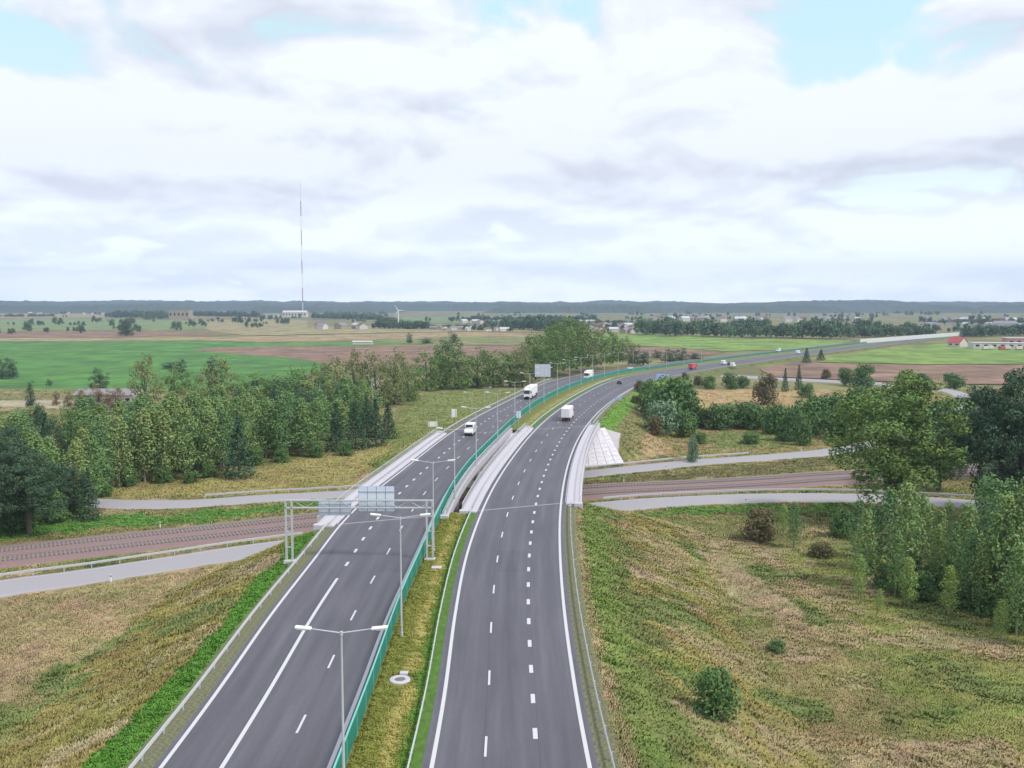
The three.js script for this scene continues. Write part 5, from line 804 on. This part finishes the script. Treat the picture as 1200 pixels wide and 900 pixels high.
// ---------------------------------------------------------------- far woods and hills
function farTree(seed) { const r = rng(seed), cl = []; for (let i = 0; i < 9; i++) { const an = i * 2.4, t = i / 8, q = 0.24 * (1 - t * 0.55); cl.push([Math.cos(an) * q, 0.28 + t * 0.52, Math.sin(an) * q, 0.2, 0.17]); } return leafCloud(cl, 26, 0.075, seed, 0.35, 0.5); }
const farProto = farTree(9001), farMat = [leafMat(74, 98, 66), leafMat(84, 106, 68)];
D.B.forEach(([pts, px], i) => {
  const r = rng(600 + i), mats = [], c = new THREE.Color(), q = new THREE.Quaternion(), up = new THREE.Vector3(0, 1, 0);
  for (let s = 0; s < pts.length - 1; s++) {
    const [x0, d0] = pts[s], [x1, d1] = pts[s + 1], L = Math.hypot(x1 - x0, d1 - d0), dm = (d0 + d1) / 2, h = (px * dm) / 1080;
    const n = Math.min(260, Math.ceil((L / (h * 0.42)) * 3.4)); for (let k = 0; k < n; k++) { const t = (k + r()) / n, hh = h * (0.5 + r() * 0.35 + 0.3 * noise(k * 0.11, i * 3.3)); mats.push(new THREE.Matrix4().compose(new THREE.Vector3(lerp(x0, x1, t), -8, -(lerp(d0, d1, t) + r() * h * 2.4)), q.clone().setFromAxisAngle(up, r() * 6.28), new THREE.Vector3(hh * (0.75 + r() * 0.4), hh, hh * (0.75 + r() * 0.4)))); }
  }
  const im = new THREE.InstancedMesh(farProto, farMat[i % 2], mats.length); mats.forEach((m, k) => { im.setMatrixAt(k, m); const b = 0.75 + r() * 0.5; im.setColorAt(k, c.setRGB(b, b, b)); });
  im.name = numbered('far_wood'); im.userData = { kind: 'stuff', label: 'distant wood on the plain reading as one mass of trees', category: 'wood', group: 'distant woods' }; im.castShadow = im.receiveShadow = true; scene.add(im);
});
{
  const r = rng(4711), mats = [], q = new THREE.Quaternion(), up = new THREE.Vector3(0, 1, 0), c = new THREE.Color();
  for (let k = 0; k < 520; k++) { const d = 1150 + Math.pow(r(), 1.3) * 2900, x = (r() * 2 - 1) * d * 0.62, h = 5 + r() * 11; if (fbm(x * 0.0022 + 3, d * 0.0022, 2) < -0.02) continue; const n = 1 + ((r() * 4) | 0); for (let i = 0; i < n; i++) mats.push(new THREE.Matrix4().compose(new THREE.Vector3(x + i * h * 0.7 * (r() + 0.4), -8, -d - r() * 20), q.clone().setFromAxisAngle(up, r() * 6.28), new THREE.Vector3(h * 0.95, h * (0.7 + r() * 0.5), h * 0.95))); }
  const im = new THREE.InstancedMesh(farProto, farMat[0], mats.length); mats.forEach((m, k) => { im.setMatrixAt(k, m); const b = 0.75 + r() * 0.5; im.setColorAt(k, c.setRGB(b, b, b)); });
  im.name = 'hedgerows'; im.userData = { kind: 'stuff', label: 'scattered hedgerow trees and bushes across the distant plain', category: 'hedgerow' }; scene.add(im);
}
for (const [k, [d0, top, depth, ph]] of [[4300, 44, 700, 3], [5600, 70, 900, 11], [7400, 90, 1100, 23]].entries()) {
  const nx = 900, nz = 10, w = d0 * 0.75, pos = [], idx = [];
  for (let j = 0; j <= nz; j++) for (let i = 0; i <= nx; i++) {
    const x = lerp(-w, w, i / nx), t = j / nz, ridge = top * (0.72 + 0.42 * fbm(x * 0.0007 + ph, ph, 3)) * smooth(0, 0.28, t), gap = k === 0 ? smooth(-0.25, 0.05, fbm(x * 0.0012 + 31, 5, 2)) : 0.85 + 0.15 * smooth(-0.2, 0.1, fbm(x * 0.0016 + 70 + k * 9, 9, 3));
    pos.push(x, -9 + ridge * gap + (j ? (noise(x * 0.06, t * 30 + ph) * 8 + noise(x * 0.016, t * 9) * 9) * gap * smooth(0, 0.2, t) : 0), -(d0 + t * depth + noise(x * 0.004, ph) * 120));
    if (i < nx && j < nz) { const b = j * (nx + 1) + i; idx.push(b, b + 1, b + nx + 1, b + 1, b + nx + 2, b + nx + 1); }
  }
  const g = new THREE.BufferGeometry(); g.setAttribute('position', new THREE.Float32BufferAttribute(pos, 3)); g.setIndex(idx); g.computeVertexNormals();
  structure('wooded_hills', g, M(...albedo(70, 92, 66), { roughness: 1 }));
}
scene.traverse((o) => { if (o.isMesh) o.castShadow = o.receiveShadow = true; });
renderer.render(scene, camera);
